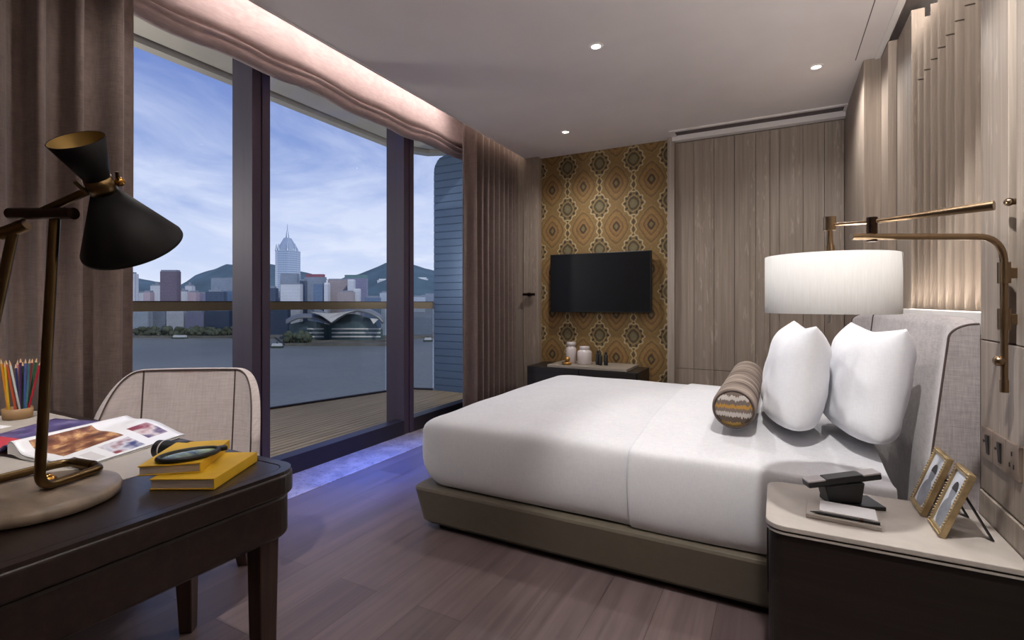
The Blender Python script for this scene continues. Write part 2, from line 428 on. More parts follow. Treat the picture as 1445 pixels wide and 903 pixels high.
# slim trim beside the bedhead cove
tr = MB().box(.565, .597, -1.7, 4.0, ZC-.012, ZC-.0005)
struct(tr.build('trim_2', M['white'], bevel=.003), 'white trim along the ceiling cove over the bed')
struct(MB().box(.456, .461, -1.7, 3.98, ZC-.0015, ZC+.002).build('trim_3', M['slot']), 'thin access panel joint in the ceiling')
# front wall behind the camera, outer walls
struct(MB().box(-3.3, 1.1, -1.85, -1.7, -.2, 3.2).build('wall_front', M['oak']))
struct(MB().box(-2.34, -.938, 5.07, 5.2, 0, 3.12).build('wall_back', M['wallpaper']), 'back wall covered in mustard and olive ogee wallpaper')
# wall at the window side: return at each end and the head above the glass
wl = MB().box(-3.3, -2.98, -1.7, .55, -.2, 3.2).box(-3.3, -2.49, 4.98, 5.2, -.2, 3.12).box(-3.25, -2.98, .55, 4.98, 2.86, 3.1)
struct(wl.build('wall_left', M['oak']))
struct(MB().box(-2.49, -2.310, 4.97, 5.0695, 0, ZC-.001).build('trim_4', M['oak'], bevel=.004), 'narrow limed oak pilaster between curtain and wallpaper')
struct(MB().box(-.938, -.872, 4.985, 5.2, 0, ZC-.001).build('trim_5', M['oak_light'], bevel=.004), 'pale upright oak frame beside the wallpaper')
# panelled back wall: boards with fine joints, two heights
xs = [-.872, -.70, -.52, -.345, -.17, -.055, .02, .20, .36, .50]
pw = MB()
for a, b_ in zip(xs, xs[1:]):
    for z0, z1 in ((0, .565), (.569, 2.74)):
        pw.box(a+.0015, b_-.0015, 5.03, 5.06, z0, z1)
pw.box(-.872, .56, 5.06, 5.2, 0, 3.12)
struct(pw.build('wall_back_panelling', M['oak'], bevel=.001, seg=1), 'limed oak boards on the back wall')
# ceiling air slot
sl = MB().box(-.89, .53, 4.80, 4.835, ZC-.014, ZC-.0005).box(-.89, .53, 4.965, 5.04, ZC-.05, ZC-.0005).box(-.89, -.845, 4.835, 4.965, ZC-.014, ZC-.0005).box(.485, .53, 4.835, 4.965, ZC-.014, ZC-.0005)
av = thing('air_grille', (-.18, 4.9, ZC-.01), 'long flush air slot in the ceiling above the oak boards', 'air vent')
sl.build('frame', M['plaster'], av, bevel=.002)
MB().box(-.845, .485, 4.835, 4.965, ZC-.004, ZC-.0006).build('louvre', M['slot'], av)
# right wall: near panels, groove, niche with ribs, far panel block
wr = MB()
wr.box(.56, .60, -1.7, 1.795, 1.088, ZC).box(.56, .60, 1.847, 2.056, 1.088, ZC)
wr.box(.56, .60, -1.7, 2.056, .628, 1.084)
wr.box(.556, .60, -1.7, 2.056, 0, .622)
wr.box(.60, .75, -1.7, 2.056, 0, 3.12)
struct(wr.build('wall_right', M['oak_light'], bevel=.0015, seg=1), 'pale limed oak panels beside the bed')
struct(MB().box(.592, .5995, 1.796, 1.846, 1.088, ZC).build('trim_6', M['gap']), 'dark upright recess behind the wall lamp')
nb = MB().box(.86, 1.1, 2.056, 5.2, 0, 3.12).box(.75, .86, 2.0, 2.056, 0, 3.12)
struct(nb.build('wall_right_recess', M['white']))
# flat part of the niche and the folded ribs
struct(MB().box(.642, .70, 3.3985, 3.76, 0, ZC-.02).build('wall_right_panel', M['oak'], bevel=.002), 'flat oak panel at the far end of the bed recess')
def ribs(z0, z1, shift):
    mb = MB(); n = 11; y0 = 2.056; p = (3.40-y0)/n
    for i in range(n):
        a = y0+i*p
        mb.prism([(.645, a), (.71, a), (.71, a+p-.0006), (.690, a+p-.0006)], z0, z1+shift*(i % 2))
    return mb
rb = ribs(0, 2.352, 0); rb2 = ribs(2.358, 2.62, .0); rb.add(rb2.v, rb2.f)
struct(rb.build('wall_right_fluted', M['oak']), 'folded oak ribs above the headboard')
blk = MB().box(.505, .86, 4.0, 5.2, 0, ZC-.001).box(.60, .86, 3.78, 4.0, 0, ZC-.001)
struct(blk.build('trim_7', M['oak'], bevel=.003), 'projecting oak panel beyond the bed')
struct(MB().box(.655, .86, 3.76, 3.78, 0, ZC).build('trim_8', M['gap']))
for nm, b_ in (('baseboard_back', (-.86, .5, 5.018, 5.03, 0, .08)),):
    struct(MB().box(*b_).build(nm, M['oak'], bevel=.002))

# ------------------------------------------------------------------ windows
def win(name, y0, y1, label):
    w = bpy.data.objects.new(name, None); COL.objects.link(w); w.location = (-3.0, (y0+y1)/2, 0); struct(w, label)
    f = MB()
    f.box(-3.09, -2.98, y0, y1, .004, .132).box(-3.12, -2.98, y0, y1, 2.80, 2.86)
    f.build('frame', M['alu_dark'], w, bevel=.003)
    MB().box(-3.076, -3.068, y0, y1, .132, 2.80).build('pane', M['glass'], w)
    return w
win('window_1', .55, 2.066, 'tall window pane behind the desk chair')
win('window_2', 2.19, 3.55, 'tall middle window pane over the harbour')
win('window_3', 3.68, 4.98, 'window pane beside the drawn brown curtain')
for i, (a, b_) in enumerate(((2.066, 2.19), (3.55, 3.68))):
    mu = MB().box(-3.195, -2.988, a, b_-.062, .004, 2.86).box(-3.195, -2.98, b_-.058, b_, .004, 2.86).box(-3.19, -2.996, b_-.062, b_-.058, .004, 2.86)
    struct(mu.build('trim_%d' % (9+i), M['frame'], bevel=.003), 'plum-grey window mullion, %s' % ('behind the desk chair' if i == 0 else 'at the foot of the bed'))

# ------------------------------------------------------------------ balcony
RP = [(-5.40, -.4), (-5.36, .8), (-5.27, 2.2), (-5.06, 3.69), (-4.66, 5.16), (-4.47, 5.50), (-4.19, 5.585)]
dk = MB()
def yend(x):
    for (xa, ya), (xb, yb) in zip(RP, RP[1:]):
        if xa <= x <= xb: return ya+(yb-ya)*(x-xa)/(xb-xa)
    return 5.59
x = -5.33
while x < -3.10:
    dk.hexa([(x, -.5, -.03), (x+.062, -.5, -.03), (x+.062, yend(x+.062), -.03), (x, yend(x), -.03)], [(x, -.5, -.004), (x+.062, -.5, -.004), (x+.062, yend(x+.062), -.004), (x, yend(x), -.004)]); x += .072
M['deck'] = wood('deck_boards', srgb(132, 116, 92), srgb(162, 145, 116), srgb(186, 168, 138), 'Y', .6)
struct(dk.build('floor_balcony', M['deck']), 'khaki timber boards of the balcony')
struct(MB().prism(list(reversed(RP+[(-3.1, 5.585), (-3.1, -.4)])), -.3, -.031).build('floor_balcony_slab', M['gap']))
bal = thing('balcony_railing', (-5.0, 3.7, -.03), 'glass balcony railing with a flat metal handrail above the harbour', 'railing')
def strip(pts, off0, off1, z0, z1):
    mb = MB(); L = len(pts); vs = []
    for i, (x, y) in enumerate(pts):
        a = Vector(pts[max(i-1, 0)]); c = Vector(pts[min(i+1, L-1)]); d = (c-a).normalized(); n = Vector((-d.y, d.x))
        for o in (off0, off1):
            for z in (z0, z1): vs.append((x+n.x*o, y+n.y*o, z))
    fs = []
    for i in range(L-1):
        p, q = i*4, i*4+4
        fs += [(p, q, q+1, p+1), (p+2, p+3, q+3, q+2), (p+1, q+1, q+3, p+3), (p, p+2, q+2, q)]
    fs += [(0, 1, 3, 2), ((L-1)*4, (L-1)*4+2, (L-1)*4+3, (L-1)*4+1)]
    return mb.add(vs, fs)
strip(RP, -.035, .035, 1.118, 1.205).build('handrail', M['handrail'], bal)
strip(RP, -.03, .03, 1.205, 1.216).build('rail_cap', M['alu_dark'], bal)
strip(RP, -.02, .02, -.031, .02).build('base_channel', M['alu_dark'], bal)
for i in range(len(RP)-1):
    a, c = Vector(RP[i]), Vector(RP[i+1]); g = (c-a).normalized()*.006
    strip([tuple(a+g), tuple(c-g)], -.006, .006, .02, 1.118).build('glass_panel', M['balglass'], bal)
# soffit of the balcony above, with its dark drip line
SP = [(-4.84, -.6), (-4.84, 4.6), (-4.83, 5.4), (-4.76, 5.75), (-4.6, 6.0), (-4.3, 6.12), (-3.2, 6.15)]
so = MB().prism([(x+.16, y-(.0 if y < 5.5 else .16)) for x, y in SP]+[(-3.2, -.6)], 3.42, 3.6)
M['soffit'] = plain('soffit_render', srgb(196, 190, 178), .85, var=.08, scale=2)
struct(so.build('ceiling_balcony', M['soffit']), 'pale underside of the balcony above')
struct(MB().prism(SP+[(-3.2, -.6)], 3.44, 3.7).build('ceiling_balcony_edge', M['gap']))
sp2 = [(x+.11, y-(.0 if y < 5.5 else .11)) for x, y in SP]
ed = MB().prism(SP+list(reversed(sp2)), 3.38, 3.44)
struct(ed.build('trim_11', M['soffit']), 'raised rim of the balcony underside')
# corrugated end wall with a rounded upper corner
pr = [(-4.18, -.03)]+[(-4.18, 3.0)]+[(-4.18+.22*(1-math.cos(R(a))), 3.0+.22*math.sin(R(a))) for a in (15, 30, 45, 60, 75, 90)]+[(-3.0, 3.24), (-3.0, -.03)]
ew = MB(); nz = 3.27; rows = []
def left_edge(z):
    return -4.18 if z < 3.0 else -4.18+.22*(1-math.sqrt(max(0, 1-((z-3.0)/.22)**2)))
z = -.03; prof = []
while z < 3.24:
    prof += [(z, 0), (z+.008, .008), (z+.088, .008), (z+.096, 0)]; z += .1
vs = []
for z, d in prof:
    zz = min(z, 3.22); vs += [(left_edge(zz), 5.6-d, zz), (-3.05, 5.6-d, zz), (left_edge(zz), 5.75, zz)]
n = len(prof)
ew.add(vs, [(i*3, i*3+1, i*3+4, i*3+3) for i in range(n-1)]+[(i*3, i*3+3, i*3+5, i*3+2) for i in range(n-1)])
ew.box(-3.05, -3.0, 5.6, 5.75, -.03, 3.24)
M['corr'] = plain('blue_cladding', srgb(96, 118, 146), .45, .2, var=.06, scale=3)
struct(ew.build('wall_balcony', M['corr']), 'blue-grey horizontally ribbed end wall of the balcony')

# ------------------------------------------------------------------ curtains and roman shade
def curtain(name, y0, y1, x, amp, per, z0, z1, label, seed):
    r = random.Random(seed); ph = r.random()*6
    def fn(u, v):
        y = y0+(y1-y0)*u; z = z0+(z1-z0)*v
        w = math.sin(2*PI*(y+.02*math.sin(5*y+ph)+.012*math.sin(13*y))/per+ph)
        k = w*abs(w)**-.5 if abs(w) > 1e-4 else 0
        a = amp*(1-.12*math.sin(y*9+ph)+.05*math.sin(z*2.1+y*3))
        return (x+a*k, y+.012*math.cos(2*PI*y/per+ph)+.004*math.sin(z*1.7+y*8), z)
    n = int((y1-y0)/per*18)+2
    o = MB().grid(fn, n, 10).build(name, M['curtain'], solid=.005)
    return tag(o, label, 'curtain', None)
curtain('curtain', .28, 1.303, -2.768, .048, .150, .012, 3.06, 'brown pleated curtain hanging behind the desk lamp', 1)
curtain('curtain', 4.0, 4.962, -2.60, .055, .105, .012, 3.06, 'brown pleated curtain drawn beside the wallpapered wall', 4)
def shade():
    def edge(y, k): return .014*math.sin((y-1.0)*2*PI/.66+k)+.010*math.sin((y-.5)*2*PI/1.5+k*2)+.025*max(0, min(y, 4.3)-3.8)
    # profile of the gathered roman shade, from the head down through the rolls
    prof = [(-2.73, 3.08, 0), (-2.725, 2.95, .1), (-2.715, 2.84, .4), (-2.690, 2.765, .9), (-2.672, 2.735, 1), (-2.690, 2.712, 1), (-2.722, 2.706, 1), (-2.712, 2.698, 1), (-2.676, 2.690, 1), (-2.668, 2.675, 1), (-2.685, 2.662, 1),
            (-2.700, 2.659, 1), (-2.688, 2.650, 1), (-2.684, 2.632, 1), (-2.70, 2.612, 1), (-2.735, 2.600, 1), (-2.77, 2.612, 1), (-2.785, 2.66, 1), (-2.78, 2.8, .5), (-2.775, 3.08, 0)]
    prof = [(x-.155, min(3.09, 1.2+(z-1.2)*1.047), k) for x, z, k in prof]
    n = len(prof)
    def fn(u, v):
        i = min(int(round(v*(n-1))), n-1); x, z, k = prof[i]; y = .95+(4.7-.95)*u
        wr = .006*noise.noise(Vector((y*4, z*9, 0)))
        return (x+wr*k+.010*k*math.sin(y*2*PI/.66), y, z+k*edge(y, 0 if i > 6 else .35)+.006*k*noise.noise(Vector((y*6, i*.4, 3))))
    return MB().grid(fn, 160, n).build('roman_shade', M['roman'], sub=1)
tag(shade(), 'pinkish beige gathered roman shade pulled up above the window', 'window shade')
tb = thing('curtain_holdback', (-2.40, 4.95, 1.29), 'short dark metal bar fixed beside the brown curtain', 'curtain hook')
MB().cyl((-2.475, 4.935, 1.29), (-2.335, 4.935, 1.29), .014, n=16).build('bar', M['dkbronze'], tb, bevel=.002)
MB().cyl((-2.405, 4.93, 1.29), (-2.405, 4.972, 1.29), .02, n=16).build('mount', M['dkbronze'], tb)

# ------------------------------------------------------------------ downlights
M['bulb'] = emit('lamp_glow', (1, .95, .88), 14)
def downlight(x, y, label, w, aim=(0, 0, -1), ang=150, col=(1, .965, .94), fixture=True, blend=1.0, rad=.03):
    if fixture:
        d = thing('ceiling_downlight', (x, y, ZC-.004), label, 'ceiling light', 'recessed ceiling downlights')
        MB().lathe((x, y, ZC), [(.028, -.001), (.030, -.006), (.044, -.005), (.046, -.0005)], 32).build('trim_ring', M['white'], d)
        MB().lathe((x, y, ZC), [(0, -.0022), (.028, -.002)], 24).build('lamp_glass', M['bulb'], d)
    l = bpy.data.lights.new('downlight_beam', 'SPOT'); l.energy = w; l.color = col; l.spot_size = R(ang); l.spot_blend = blend; l.shadow_soft_size = rad
    o = bpy.data.objects.new('downlight_beam', l); COL.objects.link(o); o.location = (x, y, ZC-.02)
    o.rotation_euler = Vector(aim).to_track_quat('-Z', 'Y').to_euler()
downlight(-.997, 3.003, 'small lit ceiling downlight over the foot of the bed', 56)
downlight(.236, 3.964, 'small lit ceiling downlight close to the bedhead wall', 62)
downlight(-1.75, 4.377, 'small lit ceiling downlight in front of the wallpaper', 66)

# ------------------------------------------------------------------ bed
def noisy(p, a, s):
    return (p[0]+a*noise.noise(Vector(p)*s), p[1]+a*noise.noise(Vector(p)*s+Vector((9, 0, 0))), p[2]+a*noise.noise(Vector(p)*s+Vector((0, 9, 0))))
bed = thing('bed', (-.6, 3.05, 0), 'wide low bed with taupe upholstered base', 'bed')
rings = []
for ins, z in ((.05, .03), (.03, .05), (0.0, .215), (.004, .228), (.02, .232), (.05, .232)):
    rings.append([(x, y, z) for x, y in rrect(-1.71+ins, .44, 2.10+ins, 4.0-ins, .04, 5)])
MB().loft(rings, smooth=False).build('base', M['base_leather'], bed, bevel=.004)
MB().box(-1.60, .42, 2.19, 3.92, 0, .03).build('plinth', M['gap'], bed)
def bedrings(x0, x1, y0, y1, prof, rc):
    out = []
    for ins, z, rr in prof:
        out.append([(x, y, z) for x, y in rrect(x0+ins, x1-ins, y0+ins, y1-ins, rr, 8)])
    return out
MB().loft(bedrings(-1.56, .357, 2.175, 3.93, [(.02, .235, .08), (0, .27, .08), (0, .50, .08), (.03, .54, .09), (.08, .555, .12), (.3, .565, .3)], 0)).build('mattress', M['sheet'], bed)
# duvet: tucked skirt, soft shoulder, slightly crowned top
def sstep(x): x = max(0, min(1, x)); return x*x*(3-2*x)
def crown(p):
    x, y, z = p
    return (x, y, z-(.022*sstep((x+.95)/.5)+.03*sstep((x+.12)/.25))*sstep((z-.56)/.06))
def duvet_surface(x0, x1, y0, y1, off, foot):
    side = [(.030, .240), (.010, .262), (-.006, .33), (-.010, .42), (-.006, .49), (.001, .535), (.012, .560), (.032, .579), (.065, .593), (.125, .606), (.2, .618), (.32, .632), (.48, .645), (.66, .653), (.92, .657)]
    vs = []; cy = (y0+y1)/2
    if foot:
        # concentric rounded rectangles; the head end is left open under the turned-down sheet
        rings = []
        for a, z in side:
            rr = .12 if z < .30 else (.06 if z < .53 else .035+a*.6)
            yy0, yy1, xx0 = y0+a-off, y1-a+off, x0+a-off
            rr = min(rr, (yy1-yy0)/2-.004); n = 10
            pts = [(x1-(x1-xx0-rr)*i/20, yy0, z) for i in range(20)]
            pts += [(xx0+rr-rr*math.sin(R(90*i/n)), yy0+rr-rr*math.cos(R(90*i/n)), z) for i in range(n+1)]
            pts += [(xx0, yy0+rr+(yy1-yy0-2*rr)*i/16, z) for i in range(1, 16)]
            pts += [(xx0+rr-rr*math.cos(R(90*i/n)), yy1-rr+rr*math.sin(R(90*i/n)), z) for i in range(n+1)]
            pts += [(xx0+rr+(x1-xx0-rr)*i/20, yy1, z) for i in range(1, 21)]
            rings.append(pts)
        return rings
    out = []
    prof = [(y0+a-off, z+(off if z > .5 else 0)) for a, z in side]+[(y1-a+off, z+(off if z > .5 else 0)) for a, z in reversed(side)]
    return prof
rg = duvet_surface(-1.675, -.50, 2.118, 3.985, 0, True)
mb = MB(); L = len(rg[0]); vs = [noisy(crown(p), .010, 2.6) for r in rg for p in r]
fs = [(i*L+k, i*L+k+1, (i+1)*L+k+1, (i+1)*L+k) for i in range(len(rg)-1) for k in range(L-1)]
mid = [noisy(crown((p[0], 3.05, .659)), .010, 2.6) for p in rg[-1][:20]]
last = (len(rg)-1)*L; nb_ = len(vs); vs += mid; L1 = L-1
for k in range(19):
    fs.append((last+k, last+k+1, nb_+k+1, nb_+k)); fs.append((last+L1-k-1, last+L1-k, nb_+k, nb_+k+1))
cap = list(range(last+19, last+L1-18)); fs.append(tuple(cap+[nb_+19]))
mb.add(vs, fs, True)
tag(mb.build('duvet', M['linen'], sub=1, weld=True), 'smooth white duvet covering the bed up to the folded sheet', 'duvet')
prof = duvet_surface(0, 0, 2.118, 3.985, .013, False)
xsN = [-.555, -.548, -.535, -.50, -.44, -.36, -.28, -.2, -.12, -.07, -.03, .02, .08, .15, .23, .30, .35, .358]
mb = MB()
def sh(i, k):
    x = xsN[i]; y, z = prof[k]
    o = -.005 if i == 0 else 0
    c = noisy(crown((x, y, z)), .010, 2.6)
    yc = 3.05
    return (c[0], c[1]+(o*-1 if y < yc else o), c[2]+(o if .5 < z else 0))
vs = [sh(i, k) for i in range(len(xsN)) for k in range(len(prof))]; K = len(prof)
mb.add(vs, [(i*K+k, i*K+k+1, (i+1)*K+k+1, (i+1)*K+k) for i in range(len(xsN)-1) for k in range(K-1)], True)
tag(mb.build('bed_sheet', M['sheet'], sub=1), 'white sheet panel folded across the bed under the bolster', 'bed sheet')

# pillows
def pillow(cx, cy, cz, w, h, t, lean, yaw, label, seed):
    r = Vector((seed*3.1, seed*1.7, 0))
    mb = MB(); n = 25
    rot = Matrix.Rotation(R(yaw), 3, 'Z') @ Matrix.Rotation(R(lean), 3, 'Y')
    def side(sg):
        def fn(u, v):
            a, b_ = 2*u-1, 2*v-1
            ea, eb = abs(a), abs(b_)
            pb = 5.0 if b_ < 0 else 3.2
            th = t/2*((1-ea**3.2)**.62)*((1-eb**pb)**.58)
            y = a*w/2*(1-.09*(1-eb**2)*ea**1.2+.015*eb*ea); z = b_*h/2*(1-.11*(1-ea**2)*eb**1.2+.03*ea*eb)
            th *= 1+.10*noise.noise(Vector((a*2.2, b_*2.2, sg))+r)
            th += .010*noise.noise(Vector((a*6, b_*3, sg*4))+r)*(1-max(ea, eb)**4)
            if b_ < 0: z += .30*h/2*(ea**2.5)*(eb**2); y *= 1-.10*eb**3*ea
            p = rot @ Vector((sg*th, y, z)); return (cx+p.x, cy+p.y, cz+p.z)
        return fn
    mb.grid(side(1), n, n); mb.grid(side(-1), n, n)
    o = mb.build('pillow', M['pillow'], weld=True, sub=1)
    return tag(o, label, 'pillow', 'white pillows standing against the headboard')
pillow(.070, 2.66, .862, .70, .50, .235, 9, 5, 'plump white pillow standing behind the brown bolster', 1)
pillow(.328, 2.62, .856, .70, .51, .235, 10, 8, 'plump white pillow leaning on the grey headboard', 2)
# bolster
M['bol_s'] = bolster_mat(False); M['bol_e'] = bolster_mat(True)
bo = thing('bolster', (-.165, 2.95, .66), 'long brown ribbed bolster cushion with a striped round end, on the white bed', 'bolster cushion')
by0, by1, bzc, brd = 2.345, 3.52, .742, .088
def bol(u, v):
    y = by0+(by1-by0)*v; a = 2*PI*u
    e = min(v, 1-v)*(by1-by0)
    r = brd*(1-.12*max(0, 1-e/.03)**2)+.0022*math.sin(y*2*PI/.028)
    return (-.165+r*math.cos(a), y, bzc+r*math.sin(a))
mb = MB().grid(bol, 40, 190, closeu=True); mb.build('cover', M['bol_s'], bo)
for y, s in ((by0, -1), (by1, 1)):
    e = MB().lathe((-.165, y, bzc), [(0, .012), (.03, .0115), (.06, .008), (.0765, 0), (.0775, -.004)], 40, (0, s, 0))
    e.build('end_panel', M['bol_e'], bo, origin=(-.165, y, bzc))
    MB().tube([(-.165+.0785*math.cos(2*PI*i/40), y, bzc+.0785*math.sin(2*PI*i/40)) for i in range(40)], .004, 8, closed=True).build('piping', M['piping'], bo)

# headboard
hb = thing('headboard', (.5, 3.05, .26), 'grey woollen upholstered headboard curving forward at its ends', 'headboard')
HY0, HY1 = 2.068, 3.985
def hx(y, z):
    e0 = max(0, 1-(y-HY0)/.26); e1 = max(0, 1-(HY1-y)/.26)
    wing = max(.042*e0**1.3, .088*e1**1.3)
    return .478-wing+.055*max(0, (z-.62)/.5)
def head(u, v):
    y = HY0+(HY1-HY0)*u
    s = v*1.0
    e = min(u, 1-u)*(HY1-HY0)
    top = 1.150-.018*max(0, 1-e/.2)**2
    if s < .7:
        z = .26+(top-.05-.26)*s/.7; x = hx(y, z)
    else:
        a = (s-.7)/.3*PI/2; zz = top-.05; x0 = hx(y, zz)
        x = x0+(.562-x0)*(1-math.cos(a)); z = zz+.05*math.sin(a)
    return (x, y, z)
mb = MB().grid(head, 61, 40)
# side cheeks and back
for u in (0, 1):
    pts = [head(u, j/39) for j in range(40)]
    vs = pts+[(.562, p[1], p[2]) for p in pts]
    mb.add(vs, [(j, j+1, 41+j, 40+j) for j in range(39)])
mb.add([(.562, HY0, .26), (.562, HY1, .26), (.562, HY1, 1.13), (.562, HY0, 1.13)], [(0, 1, 2, 3)])
mb.build('cushion', M['headfab'], hb, weld=False)
for u in (0.0, .885, 1.0):
    pts = [Vector(head(u, j/39)) + Vector((-.0015, (.002 if u == 0 else 0), .001)) for j in range(0, 40)]
    MB().tube(pts, .0035, 8).build('piping', M['piping'], hb)
struct(MB().box(.564, .600, 2.058, 3.755, 1.10, 1.168).box(.600, .632, 2.058, 3.395, 1.10, 1.124).box(.632, .641, 2.058, 3.395, 1.10, 1.168).build('trim_12', M['white'], bevel=.001), 'white ledge along the top of the headboard')
struct(MB().box(.564, .62, 2.058, 3.755, 0, 1.10).build('wall_right_base', M['oak']))

# ------------------------------------------------------------------ nightstand
ns = thing('nightstand', (.26, 1.87, 0), 'dark wenge bedside cabinet with a taupe leather top', 'nightstand')
X0, X1, Y0, Y1 = -.030, .553, 1.655, 2.062
def nsrect(i, z, r=.055):
    a = rrect(X0+i, X1-i*0, Y0+i, Y1-i, r, 8)
    # square at the wall
    out = []
    for x, y in a:
        out.append((x, y, z))
    return out
def nspoly(i, r=.055, n=8):
    r = max(r-i, .01); x0, y0, y1 = X0+i, Y0+i, Y1-i
    return [(X1, y0), (X1, y1)]+arc((x0+r, y1-r), r, 90, 180, n)+arc((x0+r, y0+r), r, 180, 270, n)
MB().prism(nspoly(.008), 0.0, .524).build('body', M['wenge'], ns)
MB().prism(nspoly(.002), .524, .530).build('edge_band', M['ns_leather'], ns)
MB().prism(nspoly(.006), .530, .535).build('shadow_line', M['gap'], ns)
MB().prism(nspoly(0), .535, .55).build('leather_top', M['ns_leather'], ns, bevel=.002)
MB().box(X0+.002, X0+.012, Y0+.09, Y1-.06, .30, .50).build('drawer', M['wenge'], ns, bevel=.003)

# telephone
ph = thing('telephone', (.18, 1.93, .55), 'black cordless telephone with a tilted handset on the bedside cabinet', 'telephone')
c = Vector((.195, 1.935, .55)); dx = Vector((.93, .37, 0)).normalized(); dy = Vector((-.37, .93, 0)).normalized(); dz = Vector((0, 0, 1))
MB().obox(c+dz*.006+dx*.02, dx, dy, dz, .075, .05, .006).build('base_plate', M['blackplastic'], ph, bevel=.002)
b0 = [c+dx*-.062-dy*.03+dz*.012, c+dx*.035-dy*.03+dz*.012, c+dx*.035+dy*.03+dz*.012, c+dx*-.062+dy*.03+dz*.012]
b1 = [c+dx*-.075-dy*.03+dz*.062, c+dx*.045-dy*.03+dz*.078, c+dx*.045+dy*.03+dz*.078, c+dx*-.075+dy*.03+dz*.062]
MB().hexa(b0, b1).build('cradle', M['blackplastic'], ph, bevel=.004)
ha = Vector((.98, .19, 0)).normalized(); hd = (dx+dz*.17).normalized(); hn = hd.cross(dy).normalized()*-1
hc = c+dz*.080+dx*-.012
MB().obox(hc, hd, dy, hn, .112, .024, .011).build('handset', M['blackplastic'], ph, bevel=.006)
for k in (-.084, .084):
    MB().obox(hc+hd*k+hn*.0095*(1 if hn.z > 0 else -1), hd, dy, hn, .027, .0235, .003).build('end_cap', M['grayplastic'], ph, bevel=.002)
MB().obox(hc+hn*.0095*(1 if hn.z > 0 else -1), hd, dy, hn, .054, .022, .003).build('keypad', M['dkgrey'], ph, bevel=.002)

# notepad tray, paper, pen
ty = R(-4)
ux = Vector((math.cos(ty), math.sin(ty), 0)); uy = Vector((-math.sin(ty), math.cos(ty), 0))
tc = Vector((.175, 1.815, .55))
MB_ = MB().obox(tc+dz*.006, ux, uy, dz, .093, .065, .006)
tag(MB_.build('notepad_tray', M['ns_leather'], bevel=.002), 'taupe leather tray holding a white notepad beside the telephone', 'tray')
tag(MB().obox(tc+dz*.0155+ux*.014+uy*.012, ux, uy, dz, .072, .046, .003).build('notepad', M['paper']), 'blank white notepad in the leather tray', 'notepad')
pen = thing('pen', tuple(tc+dz*.016-uy*.05), 'slim black pen lying along the edge of the leather tray', 'pen')
p0 = tc+dz*.0165-uy*.053-ux*.083; p1 = tc+dz*.0165-uy*.049+ux*.090
MB().tube([p0, p0+(p1-p0)*.09, p0+(p1-p0)*.12, p1], [.0008, .0036, .0042, .0042], 12).build('barrel', M['black'], pen)
q = p0+(p1-p0)*.72
MB().cyl(q, q+(p1-p0)*.05, .0052, n=12).build('ring', M['dkbronze'], pen)

